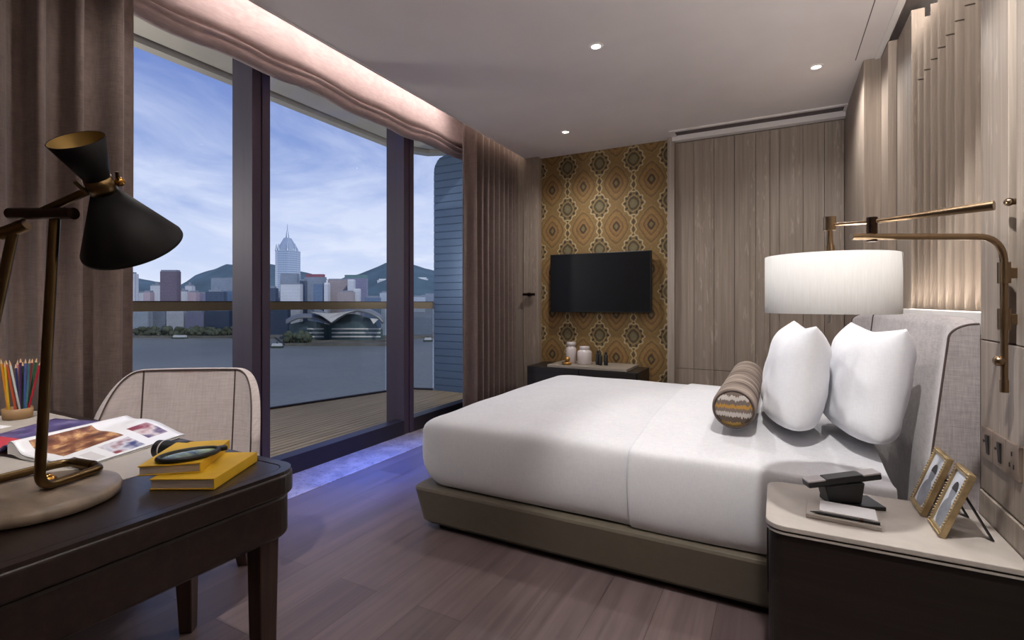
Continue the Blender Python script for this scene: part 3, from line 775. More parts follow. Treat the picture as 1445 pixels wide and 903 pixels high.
# photo frames
def photo_mat(seed):
    m, t, b = new_mat('portrait_print_%d' % seed)
    tc_ = t.new('ShaderNodeTexCoord'); sp = t.new('ShaderNodeSeparateXYZ'); t.link(tc_.outputs['Object'], sp.inputs[0])
    n = t.noise(t.coord('Object', (1, 1, 1)), 28, 3)
    s = t.m('MULTIPLY_ADD', n, .5, t.m('MULTIPLY', sp.outputs[2], 1.5))
    t.link(t.ramp(s, [(.1, srgb(90, 92, 98)), (.3, srgb(170, 174, 182)), (.6, srgb(206, 210, 218))]), b.inputs['Base Color'])
    b.inputs['Roughness'].default_value = .25; return m
def frame(name, y_far, y_near, xb, h, lean, label, seed, yaw=0):
    """Standing frame: face looks towards -X, leaning back towards the wall."""
    t = thing('photo_frame', (xb, (y_far+y_near)/2, .55), label, 'photo frame', 'gold photo frames on the bedside cabinet')
    w = (y_far-y_near)/2; cy = (y_far+y_near)/2
    up = Vector((math.sin(R(lean)), 0, math.cos(R(lean)))); nr = Vector((-math.cos(R(lean)), 0, math.sin(R(lean)))); sd = Vector((math.sin(R(yaw))*.0, 1, 0))
    o = Vector((xb, cy, .5515)); ce = o+up*(h/2)
    fr = MB(); b_ = .016
    for s in (-1, 1):
        fr.obox(ce+sd*s*(w-b_/2), sd, up, nr, b_/2, h/2, .008)
        fr.obox(ce+up*s*(h/2-b_/2), sd, up, nr, w-b_, b_/2, .008)
    fr.build('frame', M['goldframe'], t, bevel=.0025)
    bd = MB()                                     # beaded inner edge
    k = int(h/.0085)
    for i in range(k):
        for s in (-1, 1):
            p = ce+sd*s*(w-.006)+up*(h*(i+.5)/k-h/2)+nr*.009; bd.sphere(p, .0028, 6, 4)
    k2 = int(2*w/.0085)
    for i in range(k2):
        for s in (-1, 1):
            p = ce+up*s*(h/2-.006)+sd*(2*w*(i+.5)/k2-w)+nr*.009; bd.sphere(p, .0028, 6, 4)
    bd.build('beaded_edge', M['goldframe'], t)
    MB().obox(ce-nr*.005, sd, up, nr, w-.010, h/2-.010, .003).build('backing', M['blackplastic'], t)
    MB().obox(ce+nr*.001, sd, up, nr, w-.014, h/2-.014, .002).build('print', M['photo_mat'], t)
    # a plain grey portrait on the print
    pm = MB()
    def disc(cx_, cz_, rx, rz, dep, n=18):
        vs = [ce+sd*cx_+up*cz_+nr*dep]+[ce+sd*(cx_+rx*math.cos(2*PI*i/n))+up*(cz_+rz*math.sin(2*PI*i/n))+nr*dep for i in range(n)]
        pm.add(vs, [(0, 1+i, 1+(i+1) % n) for i in range(n)])
    disc(0, -h*.22, w*.62, h*.24, .0034); disc(.0, h*.10, w*.34, h*.15, .0036)
    pm.build('portrait', M['photo_grey'], t)
    pk = MB()
    vs = [ce+sd*(w*.36*math.cos(R(a)))+up*(h*.14+h*.14*math.sin(R(a)))+nr*.0038 for a in range(0, 181, 20)]
    pk.add(vs, [tuple(range(len(vs)))]); pk.build('portrait_hair', M['dkgrey'], t)
    # easel strut behind
    top = ce+up*(h*.2)-nr*.008; foot = Vector((xb+.118, cy-.005, .553))
    d = (foot-top).normalized(); sx = Vector((0, 1, 0)); nn = d.cross(sx)
    MB().obox((top+foot)/2, d, sx, nn, (foot-top).length/2, .016, .002).build('easel_strut', M['blackplastic'], t)
    return t
M['goldframe'] = plain('gilt_frame', srgb(178, 156, 118), .38, .7, var=.15, scale=40)
M['photo_grey'] = plain('portrait_grey', srgb(128, 132, 140), .4, var=.25, scale=30)
frame('a', 2.062, 1.925, .392, .195, 20, 'gold photo frame with a grey portrait, beside the headboard', 1)
frame('b', 1.888, 1.772, .402, .195, 20, 'gold beaded photo frame with a grey portrait, close to the wall sockets', 2)

# wall sockets
def plate(y0, y1, kind, label):
    t = thing('wall_socket' if kind == 'socket' else 'light_switch', (.558, (y0+y1)/2, .78), label, 'wall socket' if kind == 'socket' else 'light switch')
    MB().box(.5515, .56, y0+.002, y1-.002, .734, .826).build('plate', M['plate'], t, bevel=.0015)
    cy = (y0+y1)/2
    if kind == 'switch':
        MB().hexa([(.5515, cy-.022, .752), (.5515, cy-.022, .808), (.5515, cy-.004, .808), (.5515, cy-.004, .752)],
                  [(.5495, cy-.022, .752), (.5455, cy-.022, .808), (.5455, cy-.004, .808), (.5495, cy-.004, .752)]).build('rocker', M['dkgrey'], t)
        MB().cyl((.5517, cy+.018, .785), (.549, cy+.018, .785), .004, n=12).build('indicator', M['dkgrey'], t)
    else:
        for a, b_ in ((0, .798), (-.013, .766), (.013, .766)):
            MB().box(.5505, .5516, cy+a-.003, cy+a+.003, b_-.006, b_+.006).build('pin_hole', M['dkgrey'], t)
plate(1.933, 2.022, 'switch', 'brushed metal wall switch closest to the headboard')
plate(1.843, 1.932, 'switch', 'brushed metal wall switch between the other switch and the socket')
plate(1.753, 1.842, 'socket', 'brushed metal wall socket with three pin holes')

# ------------------------------------------------------------------ swing arm wall lamp
sc_ = thing('wall_lamp', (.56, 1.785, 1.0), 'brass swing arm wall lamp with a white drum shade over the bedside', 'wall lamp')
PX_, PY_ = .533, 1.785
AE = Vector((.195, 1.588, 1.373))
arm = fillet([(PX_, PY_, .995), (PX_, PY_, 1.375), tuple(AE)], .075, 10)
MB().tube(arm, .0085, 16).build('arm', M['wallbrass'], sc_)
for z0, z1 in ((1.251, 1.307), (1.128, 1.184)):
    MB().cyl((PX_, PY_, z0), (PX_, PY_, z1), .0138, n=24).box(PX_+.004, .592, PY_+.002, PY_+.022, z0+.014, z1-.014).build('clamp', M['wallbrass'], sc_, bevel=.0015)
MB().cyl((PX_, PY_, .962), (PX_, PY_, .995), .010).build('foot_ferrule', M['wallbrass'], sc_, bevel=.002)
MB().sphere((PX_-.012, PY_-.004, 1.045), .0135).build('knob', M['wallbrass'], sc_)
MB().box(.586, .592, 1.803, 1.84, .99, 1.9).build('rail', M['dkbronze'], sc_)
MB().cyl((.586, 1.81, 1.47), (.552, 1.81, 1.47), .008).sphere((.55, 1.81, 1.47), .011).build('rail_knob', M['wallbrass'], sc_)
S = Vector((.132, 1.672, 1.17))                    # shade centre, lower rim
J = Vector((.222, 1.612, 1.373)); Pv = Vector((S.x, S.y, 1.420)); E_ = Vector((.43, 1.495, 1.418)); Jb = Vector((.217, 1.622, 1.411))
MB().cyl(J+Vector((0, 0, -.012)), J+Vector((0, 0, .052)), .0125).build('swivel', M['dkbronze'], sc_, bevel=.002)
MB().tube([Pv, J+Vector((0, 0, .040)), E_], [.0045, .0055, .0115], 16).build('lever', M['wallbrass'], sc_)
MB().cyl(AE+(AE-J).normalized()*0, AE+Vector((-.022, -.012, 0)), .0085).build('arm_tip', M['wallbrass'], sc_)
hd_ = MB().cyl(Pv+Vector((0, 0, -.016)), Pv+Vector((0, 0, .022)), .016).cyl(Pv+Vector((0, 0, -.06)), Pv+Vector((0, 0, -.016)), .010, .007).cyl((S.x, S.y, 1.336), (S.x, S.y, 1.362), .013)
hd_.build('shade_holder', M['wallbrass'], sc_, bevel=.0015)
m, t, b = new_mat('white_shade_fabric'); 
t.n.remove(b); df = t.new('ShaderNodeBsdfDiffuse'); tl = t.new('ShaderNodeBsdfTranslucent'); mx = t.new('ShaderNodeMixShader')
nn = t.noise(t.coord('Object', (300, 300, 20)), 1, 2)
cc = t.ramp(nn, [(.3, srgb(203, 202, 200)), (.7, srgb(210, 209, 207))])
t.link(cc, df.inputs[0]); t.link(cc, tl.inputs[0]); mx.inputs[0].default_value = .11
t.link(df.outputs[0], mx.inputs[1]); t.link(tl.outputs[0], mx.inputs[2]); t.link(mx.outputs[0], t.n['Material Output'].inputs[0])
M['drum'] = m
rs, z0, z1 = .164, 1.170, 1.332
MB().lathe((S.x, S.y, 0), [(rs, z0), (rs, z1), (rs-.003, z1), (rs-.003, z0), (rs, z0)], 64).build('lamp_shade', M['drum'], sc_)
sw = MB()
for a in (0, 120, 240): sw.cyl((S.x, S.y, z1-.012), (S.x+(rs-.002)*math.cos(R(a)), S.y+(rs-.002)*math.sin(R(a)), z1-.006), .0018, n=8)
sw.cyl((S.x, S.y, z1-.015), (S.x, S.y, 1.362), .006).build('spider', M['wallbrass'], sc_)
MB().lathe((S.x, S.y, z0+.012), [(0, 0), (rs-.004, 0)], 48).build('diffuser', M['white'], sc_)
MB().cyl((S.x, S.y, z0-.028), (S.x, S.y, z0+.012), .0055).build('finial', M['white'], sc_, bevel=.001)
MB().sphere((S.x, S.y, z0+.09), .028).build('bulb', emit('bulb_glow', (1, .84, .66), 6), sc_)
def point(name, loc, w, col, r=.03):
    l = bpy.data.lights.new(name, 'POINT'); l.energy = w; l.color = col; l.shadow_soft_size = r
    o = bpy.data.objects.new(name, l); COL.objects.link(o); o.location = loc; return o
point('wall_lamp_light', (S.x, S.y, z0+.135), 5.0, (1, .97, .94), .025)

# ------------------------------------------------------------------ television and console
tv = thing('wall_tv', (-1.62, 5.04, 1.4), 'flat black television mounted on the patterned wallpaper', 'television')
MB().box(-2.165, -1.088, 4.975, 5.02, 1.10, 1.716).build('housing', M['tv_bezel'], tv, bevel=.004)
MB().box(-2.153, -1.100, 4.9725, 4.976, 1.114, 1.704).build('screen', M['tv_screen'], tv)
MB().box(-1.85, -1.40, 5.02, 5.069, 1.25, 1.55).build('wall_bracket', M['tv_bezel'], tv)
cs = thing('console_table', (-1.7, 4.82, 0), 'dark low cabinet with a pale stone top beneath the television', 'console table')
MB().box(-2.27, -1.13, 4.62, 5.065, .30, .552).build('body', M['wenge'], cs, bevel=.004)
MB().box(-2.20, -1.20, 4.70, 5.06, 0, .30).build('plinth', M['wenge'], cs)
MB().box(-2.045, -1.235, 4.615, 5.06, .552, .578).build('top', M['slab'], cs, bevel=.003)
for a in (-2.26, -1.70):
    d = MB().box(a, a+.55, 4.608, 4.62, .31, .545).build('drawer', M['wenge'], cs, bevel=.002)
    MB().cyl((a+.2, 4.60, .43), (a+.35, 4.60, .43), .006, n=12).build('handle', M['dkbronze'], d)
def jar(name, x, y, prof, label, lid=None):
    t = thing(name, (x, y, .578), label, 'jar', 'jars on the console under the television')
    MB().lathe((x, y, .578), prof, 32).build('body', M['porcelain'], t)
    if lid: MB().lathe((x, y, .578), lid, 32).build('lid', M['porcelain'], t)
jar('lidded_jar', -1.868, 4.83, [(0, 0), (.048, 0), (.052, .006), (.053, .145), (.046, .163), (.038, .17), (.036, .185)], 'tall narrow white lidded jar under the television', [(.0362, .178), (.045, .182), (.047, .2), (.047, .212), (.043, .218), (0, .22)])
jar('lidded_jar', -1.725, 4.83, [(0, 0), (.068, 0), (.073, .008), (.074, .118), (.066, .134), (.052, .142), (.048, .15)], 'broad squat white lidded jar under the television', [(.0485, .143), (.051, .148), (.052, .172), (.048, .18), (0, .182)])
gd = thing('gold_trinket', (-1.865, 4.70, .578), 'small round gold ornament in front of the tall white jar', 'ornament')
MB().lathe((-1.865, 4.70, .578), [(0, 0), (.042, .001), (.05, .012), (.05, .022), (.046, .026), (0, .026)], 28).build('dish', M['gold'], gd)
MB().sphere((-1.86, 4.70, .632), .028).build('ball', M['gold'], gd)
for i, (x, y, r_, h, lab) in enumerate(((-1.588, 4.83, .018, .145, 'slim black bottle, taller of the dark trio under the television'),
                                       (-1.548, 4.80, .017, .125, 'slim black bottle in the middle of the dark trio under the television'),
                                       (-1.502, 4.83, .019, .135, 'slim black bottle at the end of the dark trio, farther from the white jars'))):
    t_ = thing('toiletry_bottle', (x, y, .578), lab, 'bottle', 'small dark bottles on the console')
    MB().lathe((x, y, .578), [(0, 0), (r_, 0), (r_*1.05, .004), (r_*1.05, h*.72), (r_*.5, h*.8), (r_*.45, h*.84)], 20).build('body', M['black'], t_)
    MB().lathe((x, y, .578), [(r_*.46, h*.82), (r_*.62, h*.83), (r_*.62, h*.98), (0, h)], 20).build('cap', M['dkgrey'], t_)

# ------------------------------------------------------------------ desk
dt = .76
desk = thing('writing_desk', (-1.9, .56, 0), 'dark walnut writing desk with rounded corners and a leather writing surface', 'desk')
DX0, DX1, DY0, DY1 = -2.705, -1.13, .17, .935
def drr(i, r=.075): return rrect(DX0+i, DX1-i, DY0+i, DY1-i, max(r-i, .01), 8)
def ring(r0, z): return [(x, y, z) for x, y in r0]
MB().prism(drr(.012, .075), .585, .698).build('apron', M['walnut'], desk, bevel=.012, seg=3)
MB().prism(drr(0), .698, .752).build('top', M['walnut'], desk, bevel=.006, seg=3)
rim = MB(); o_, i_ = drr(.004), drr(.030)
nR = len(o_)
rim.add(ring(o_, .752)+ring(o_, .760)+ring(i_, .760)+ring(i_, .752), [(k*nR+j, k*nR+(j+1) % nR, ((k+1) % 4)*nR+(j+1) % nR, ((k+1) % 4)*nR+j) for k in range(4) for j in range(nR)])
rim.build('rim', M['walnut'], desk)
inl = MB().prism(rrect(-1.435, DX1-.033, DY0+.033, DY1-.033, .04, 6), .7525, .7592)
inl.build('side_panel', M['walnut'], desk)
MB().prism(rrect(DX0+.034, -1.438, DY0+.034, DY1-.033, .01, 3), .7525, .7597).build('leather_top', M['pad_leather'], desk)
for x, y in ((-1.20, .86), (-1.20, .245), (-2.65, .86), (-2.65, .245)):
    MB().hexa([(x-.02, y-.02, 0), (x+.02, y-.02, 0), (x+.02, y+.02, 0), (x-.02, y+.02, 0)], [(x-.028, y-.028, .585), (x+.028, y-.028, .585), (x+.028, y+.028, .585), (x-.028, y+.028, .585)]).build('leg', M['walnut_leg'], desk, bevel=.004)

# desk lamp
dl = thing('desk_lamp', (-1.425, .475, .76), 'brass desk lamp with a black double cone head on a round marble foot', 'desk lamp')
LC = Vector((-1.432, .478, .76))
MB().lathe(tuple(LC), [(0, .0), (.138, .0), (.150, .005), (.152, .018), (.148, .027), (.140, .030), (0, .030)], 56).build('base', M['marble'], dl)
zb = .760+.030+.0115
A = (-1.397, .473, zb); Tp = (-1.447, .616, zb); B2 = (-1.571, .586, zb); B3 = (-1.548, .392, zb)
AT = (-1.366, .489, 1.388); BT = (-1.443, .447, 1.352)
MB().tube(fillet([AT, A, (-1.440, .600, zb), (-1.47, .603, zb), B2, B3, BT], .035, 8), .0098, 14).build('rod', M['bronze'], dl)
MB().cyl((-1.475, .6005, zb), (-1.535, .592, zb), .0125, n=16).build('sleeve', M['bronze'], dl)
MB().sphere((-1.425, .498, zb+.004), .016).build('ball_foot', M['brass'], dl)
MB().cyl((-1.476, .452, 1.394), (-1.305, .498, 1.387), .0125, n=20).build('crossbar', M['dkbronze'], dl, bevel=.001)
MB().cyl((-1.462, .432, 1.345), (-1.425, .462, 1.368), .0135, n=20).build('rod_joint', M['bronze'], dl, bevel=.001)
LT = Vector((-1.238, .476, 1.526)); LB = Vector((-1.309, .608, 1.337)); AXL = (LT-LB).normalized()
NK = LB+(LT-LB)*.60
MB().tube([(-1.385, .476, 1.396), tuple(NK+Vector((-.014, -.006, -.008)))], .0085, 14).build('head_arm', M['bronze'], dl)
LL = (LT-LB).length
up_ = [(.022, .01), (.026, .014), (.0585, LL*.40), (.0600, LL*.40), (.0605, LL*.402)]
MB().lathe(tuple(NK), [(.022, .012), (.0500, LL*.40)], 48, tuple(AXL)).build('upper_cone', M['shade_black'], dl, solid=.0015)
MB().lathe(tuple(NK), [(.0, .013), (.0222, .0135), (.0488, LL*.398)], 48, tuple(AXL)).build('cone_lining', M['shade_in'], dl)
MB().lathe(tuple(NK), [(.024, -.016), (.1000, -LL*.60), (.1008, -LL*.60-.006)], 64, tuple(AXL)).build('lower_cone', M['shade_black'], dl, solid=.0015)
nk = MB().lathe(tuple(NK), [(.0, -.018), (.026, -.018), (.027, .0), (.026, .014), (0, .014)], 32, tuple(AXL)); nk.build('collar', M['bronze'], dl)
sd_ = AXL.cross(Vector((-.63, .24, .743))).normalized()
vr_ = Vector((NK.x, NK.y, NK.z-EYE)).normalized()
rr_ = vr_.cross(AXL).normalized()
for s in (-1, 1):
    MB().tube([tuple(NK+rr_*s*.028-AXL*.012), tuple(NK+rr_*s*.038+AXL*.018)], .004, 10).build('prong', M['bronze'], dl)
MB().sphere(tuple(NK+rr_*.034*(1 if rr_.dot(RT) > 0 else -1)-AXL*.004), .010).build('thumb_screw', M['brass'], dl)

# pencil cup and pencils
pc = thing('pencil_cup', (-2.555, .803, .76), 'low round tan leather cup holding coloured pencils', 'pencil cup')
M['tan'] = plain('tan_leather', srgb(150, 118, 80), .6, var=.1, scale=30)
MB().lathe((-2.555, .803, .76), [(0, .001), (.041, .001), (.043, .004), (.045, .040), (.042, .040), (.040, .006), (0, .006)], 32).build('body', M['tan'], pc)
def atd(u, v, d):
    a = (u-CX)/F; return Vector((0, 0, EYE))+(FW+RT*a+Vector((0, 0, -(v-HV)/F)))*d
cols = [('orange', (232, 150, 30)), ('yellow', (222, 186, 50)), ('white', (205, 214, 208)), ('dark blue', (44, 58, 110)), ('purple', (78, 40, 90)), ('blue', (76, 96, 170)),
        ('dark red', (120, 34, 40)), ('green', (38, 96, 60)), ('rust red', (196, 84, 48)), ('dark green', (34, 62, 46)), ('crimson', (180, 30, 50)), ('pink', (206, 120, 140)), ('teal', (60, 120, 126))]
tops = [(1, 506, 10, 1.90), (6, 510, 14, 1.89), (13, 508, 30, 1.88), (22, 512, 27, 1.91), (29, 504, 29, 1.90), (36, 505, 35, 1.91), (46, 505, 34, 1.96), (52, 504, 37, 1.94), (8, 507, 24, 1.905), (32, 509, 32, 1.925), (58, 508, 39, 1.93), (25, 507, 20, 1.925), (42, 505, 36, 1.90)]
M['pwood'] = plain('pencil_wood', srgb(214, 176, 136), .7, var=.05)
for (cn, cc), (u, v, ub, d) in zip(cols, tops):
    top = atd(u, v, d); bt = atd(ub, 583, 1.905); q = Vector((bt.x+2.555, bt.y-.803, 0))
    if q.length > .033: q = q.normalized()*.033
    bt = Vector((-2.555+q.x, .803+q.y, .7665)); dr = (top-bt).normalized()
    t_ = thing('colour_pencil', tuple(bt), '%s coloured pencil standing in the tan cup' % cn, 'pencil', 'coloured pencils in the tan cup')
    L_ = (top-bt).length
    pm = plain('pencil_'+cn.replace(' ', '_'), srgb(*cc), .4, var=.03)
    MB().cyl(bt, bt+dr*(L_-.02), .0038, n=6).build('barrel', pm, t_)
    MB().cyl(bt+dr*(L_-.02), bt+dr*(L_-.005), .0038, .0012, n=10).build('sharpened_tip', M['pwood'], t_)
    MB().cyl(bt+dr*(L_-.005), bt+dr*L_, .0012, .0003, n=8).build('lead', pm, t_)
# sheet of paper at the edge of the desk
tag(MB().obox((-2.47, .60, .7606), (1, .25, 0), (-.25, 1, 0), (0, 0, 1), .10, .12, .0006).build('paper_sheet', M['paper']), 'loose white paper sheet near the pencil cup', 'paper')

# open magazine
mg = thing('magazine', (-1.95, .78, .76), 'open magazine with glossy photo pages lying on the desk', 'magazine')
G0, G1 = Vector((-1.93, .585, 0)), Vector((-2.20, 1.0, 0))         # gutter, near and far
Rn, Rf = Vector((-1.625, .629, 0)), Vector((-1.72, .95, 0))      # outer edge of the page
G1 = Vector((-2.10, .945, 0))
def page(u, v):
    a = G0.lerp(G1, v); b_ = Rn.lerp(Rf, v); p = a.lerp(b_, u)
    h = .036*math.exp(-((u-.05)/.11)**2)*(1-.5*v)+.026*math.sin(PI*min(1, u*1.05))**1.2*(.12+.88*v)+.012*max(0, u-.72)*(v)+.006*(1-u)
    return p.x, p.y, .7618+h
def page_mat():
    m, t, b = new_mat('printed_page')
    tc_ = t.new('ShaderNodeTexCoord'); sp = t.new('ShaderNodeSeparateXYZ'); t.link(tc_.outputs['UV'], sp.inputs[0])
    U, V = sp.outputs[0], sp.outputs[1]
    def rect(u0, u1, v0, v1):
        a = t.m('MULTIPLY', t.m('GREATER_THAN', U, u0), t.m('LESS_THAN', U, u1)); c = t.m('MULTIPLY', t.m('GREATER_THAN', V, v0), t.m('LESS_THAN', V, v1))
        return t.m('MULTIPLY', a, c)
    n = t.noise(tc_.outputs['UV'], 7, 4); n2 = t.noise(tc_.outputs['UV'], 4.5, 2)
    c = t.mix(0.0, srgb(236, 236, 240), srgb(236, 236, 240))
    c = t.mix(rect(.10, .62, .10, .62), c, t.ramp(n, [(.32, srgb(84, 50, 44)), (.5, srgb(140, 92, 70)), (.62, srgb(206, 160, 116)), (.7, srgb(226, 190, 120))]))
    c = t.mix(rect(.68, .95, .34, .62), c, t.ramp(n2, [(.35, srgb(60, 62, 110)), (.5, srgb(214, 214, 224)), (.62, srgb(140, 52, 56))]))
    c = t.mix(rect(.50, .84, .72, .93), c, t.ramp(n2, [(.35, srgb(136, 46, 52)), (.5, srgb(220, 206, 206)), (.65, srgb(92, 72, 110))]))
    c = t.mix(rect(.72, .95, .08, .13), c, srgb(90, 84, 84)); c = t.mix(rect(.72, .95, .16, .26), c, srgb(214, 212, 214))
    t.link(c, b.inputs['Base Color']); b.inputs['Roughness'].default_value = .3
    return m
def uvgrid(fn, nu, nv, name, mat, parent, solid):
    o = MB().grid(fn, nu, nv).build(name, mat, parent, solid=solid)
    uv = o.data.uv_layers.new(name='UVMap')
    for lp in o.data.loops:
        i = lp.vertex_index; uv.data[lp.index].uv = ((i % nu)/(nu-1), (i//nu)/(nv-1))
    return o
uvgrid(lambda u, v: tuple(Vector(page(u, v))+Vector((0, 0, .0035))), 30, 20, 'photo_page', page_mat(), mg, .0008)
bk = MB().grid(page, 30, 20); bk.grid(lambda u, v: (page(u, v)[0], page(u, v)[1], .7605+(page(u, v)[2]-.7618)*.25), 30, 20)
def wallring(fn, k):
    return fn
# the thick block of pages below the open page
top = [page(i/29, 0) for i in range(30)]+[page(1, j/19) for j in range(1, 20)]+[page(1-i/29, 1) for i in range(1, 30)]+[page(0, 1-j/19) for j in range(1, 19)]
low = [(x, y, .7605+(z-.7618)*.25) for x, y, z in top]
nT = len(top); bk.add(top+low, [(i, (i+1) % nT, nT+(i+1) % nT, nT+i) for i in range(nT)])
bk.build('page_block', M['paper'], mg)
Ln, Lf = Vector((-2.20, .545, 0)), Vector((-2.40, .86, 0))
def lpage(u, v):
    a = G0.lerp(G1, v); b_ = Ln.lerp(Lf, v); p = a.lerp(b_, u)
    return p.x, p.y, .7635+.030*math.exp(-((u-.04)/.12)**2)*(1-.5*v)
def lmat():
    m, t, b = new_mat('purple_page')
    tc_ = t.new('ShaderNodeTexCoord'); sp = t.new('ShaderNodeSeparateXYZ'); t.link(tc_.outputs['UV'], sp.inputs[0])
    n = t.noise(tc_.outputs['UV'], 5, 3)
    c = t.ramp(n, [(.3, srgb(62, 54, 98)), (.55, srgb(96, 88, 140)), (.75, srgb(150, 140, 176))])
    c = t.mix(t.m('MULTIPLY', t.m('LESS_THAN', sp.outputs[1], .34), t.m('GREATER_THAN', sp.outputs[0], .2)), c, srgb(196, 60, 78))
    t.link(c, b.inputs['Base Color']); b.inputs['Roughness'].default_value = .35; return m
uvgrid(lpage, 24, 12, 'purple_page', lmat(), mg, .003)

# notebooks
def notebook(c, ax, w, l, h, z, label, ribbon):
    ax = Vector(ax).normalized(); ay = Vector((-ax.y, ax.x, 0))      # ax: across (near end), ay: along
    c = Vector((c[0], c[1], z)); t = thing('notebook', tuple(c), label, 'notebook', 'yellow notebooks on the desk')
    Z = Vector((0, 0, 1))
    MB().obox(c+Z*(h/2), ax, ay, Z, w/2-.003, l/2-.003, h/2-.003).build('pages', M['pages'], t)
    cv = MB().obox(c+Z*.0015, ax, ay, Z, w/2, l/2, .0015).obox(c+Z*(h-.0015), ax, ay, Z, w/2, l/2, .0015).obox(c+ax*(w/2-.001)+Z*(h/2), ax, ay, Z, .0018, l/2, h/2)
    cv.build('cover', M['yellow'], t, bevel=.001)
    if ribbon:
        e = c+ay*(l/2)+ax*(w*.38)+Z*(h*.5)
        MB().grid(lambda u, v: tuple(e+ay*(.034*u)+ax*((v-.5)*.006+.006*u)-Z*(h*.46*u)), 6, 2).build('ribbon', M['ribbon'], t, solid=.0008)
    return t
M['ribbon'] = plain('ribbon', srgb(226, 214, 120), .5)
# lower notebook: near end from (-1.302,.637) to (-1.168,.713), far end around (-1.252,.879)
a_ = Vector((.134, .076, 0)).normalized(); p_ = Vector((-a_.y, a_.x, 0))
lc = Vector((-1.235, .675, 0))+p_*.105
notebook(lc, a_, .150, .21, .026, .7602, 'yellow cloth notebook lying directly on the desk, lower of two', True)
a2 = Vector((.118, .100, 0)).normalized(); p2 = Vector((-a2.y, a2.x, 0))
uc = Vector((-1.292, .678, 0))+p2*.105
notebook(uc, a2, .135, .21, .024, .7866, 'yellow cloth notebook resting on top of the other, under the magnifying glass', False)
# magnifying glass lying on the upper notebook, and a small black loupe behind
mgz = thing('magnifying_glass', (-1.312, .745, .812), 'black rimmed oval magnifying glass lying on the upper yellow notebook', 'magnifying glass')
mc = Vector((-1.312, .735, .8172)); md = Vector((.05, .17, 0)).normalized(); ms = Vector((md.y, -md.x, 0)); 
rimp = [tuple(mc+md*(.066*math.cos(2*PI*i/48))+ms*(.042*math.sin(2*PI*i/48))) for i in range(48)]
MB().tube(rimp, .0062, 12, closed=True).build('rim', M['blackplastic'], mgz)
m, t, b = new_mat('green_lens'); b.inputs['Base Color'].default_value = srgb(120, 138, 92); b.inputs['Roughness'].default_value = .18; b.inputs['Coat Weight'].default_value = .2
t.link(t.ramp(t.noise(t.coord('Object', (6, 30, 1), (0, 0, R(20))), 1, 2), [(.35, srgb(70, 84, 58)), (.6, srgb(150, 166, 116))]), b.inputs['Base Color'])
M['lens'] = m
vs = [tuple(mc+Vector((0, 0, .006)))]; NL = 48
for r_, zz in ((.5, .0045), (1.0, .0005)):
    vs += [tuple(mc+md*(.062*r_*math.cos(2*PI*i/NL))+ms*(.038*r_*math.sin(2*PI*i/NL))+Vector((0, 0, zz))) for i in range(NL)]
MB().add(vs, [(0, 1+i, 1+(i+1) % NL) for i in range(NL)]+[(1+i, 1+NL+i, 1+NL+(i+1) % NL, 1+(i+1) % NL) for i in range(NL)], True).build('lens', M['lens'], mgz)
MB().obox(mc+md*.074, md, ms, (0, 0, 1), .012, .010, .006).build('hinge', M['blackplastic'], mgz, bevel=.003)
lp = thing('loupe', (-1.47, .79, .76), 'small black cylindrical loupe lying behind the yellow notebooks', 'loupe')
l0, l1 = Vector((-1.545, .782, .7865)), Vector((-1.450, .815, .7865)); ld = (l1-l0).normalized()
MB().cyl(l0, l0+ld*.075, .025, n=28).build('barrel', M['blackplastic'], lp, bevel=.003)
MB().lathe(tuple(l0+ld*.075), [(.025, 0), (.0262, .004), (.0262, .026), (.0185, .026), (.0175, .008), (0, .008)], 28, tuple(ld)).build('eyepiece', M['dkgrey'], lp)
MB().cyl(l0+ld*.018, l0+ld*.022, .0256, n=28).build('ring', M['grayplastic'], lp)

# ------------------------------------------------------------------ chair
CY = Vector((.57, -.82, 0)).normalized()            # facing
CR = Vector((-CY.y, CY.x, 0))                        # towards its side
if CR.dot(RT) < 0: CR = -CR
CC = Vector((-2.335, 1.29, 0))                        # middle of the back
ch = thing('desk_chair', (-2.2, 1.06, 0), 'taupe upholstered tub chair with dark piping, pushed up to the desk', 'chair')
W2, WG = .225, .170
def plan(s, off=0):
    """s in -1..1 along the back: straight middle, then a rounded turn into the wings."""
    tot = W2+WG; a = abs(s)*tot
    if a <= W2-.06: x, y, an = a, 0, 0
    else:
        r = .17; al = (a-(W2-.06))/r; al = min(al, R(66)); rem = max(0, (a-(W2-.06))-r*R(66))
        x = (W2-.06)+r*math.sin(al)+rem*math.cos(al); y = r*(1-math.cos(al))+rem*math.sin(al); an = al
    nx, ny = -math.sin(an), math.cos(an)
    x += nx*off; y += ny*off
    return x*(1 if s >= 0 else -1), y
ZT = .892
def ctop(s):
    a = abs(s)
    return ZT-.008*a*a-(.27*((a-.50)/.50)**2.3 if a > .50 else 0)
def cpt(s, t, off):
    z0 = .40; zt = ctop(s); z = z0+(zt-z0)*t
    x, y = plan(s, off)
    rec = -.10*(z-.45)                        # lean back with height
    p = CC+CR*x+CY*(y-.02)+CY*rec*1.0
    return (p.x, p.y, z)
TH = .038
mb = MB(); NS, NTt = 61, 16
mb.grid(lambda u, v: cpt(2*u-1, v, TH/2-.006*(1-abs(2*u-1))), NS, NTt)
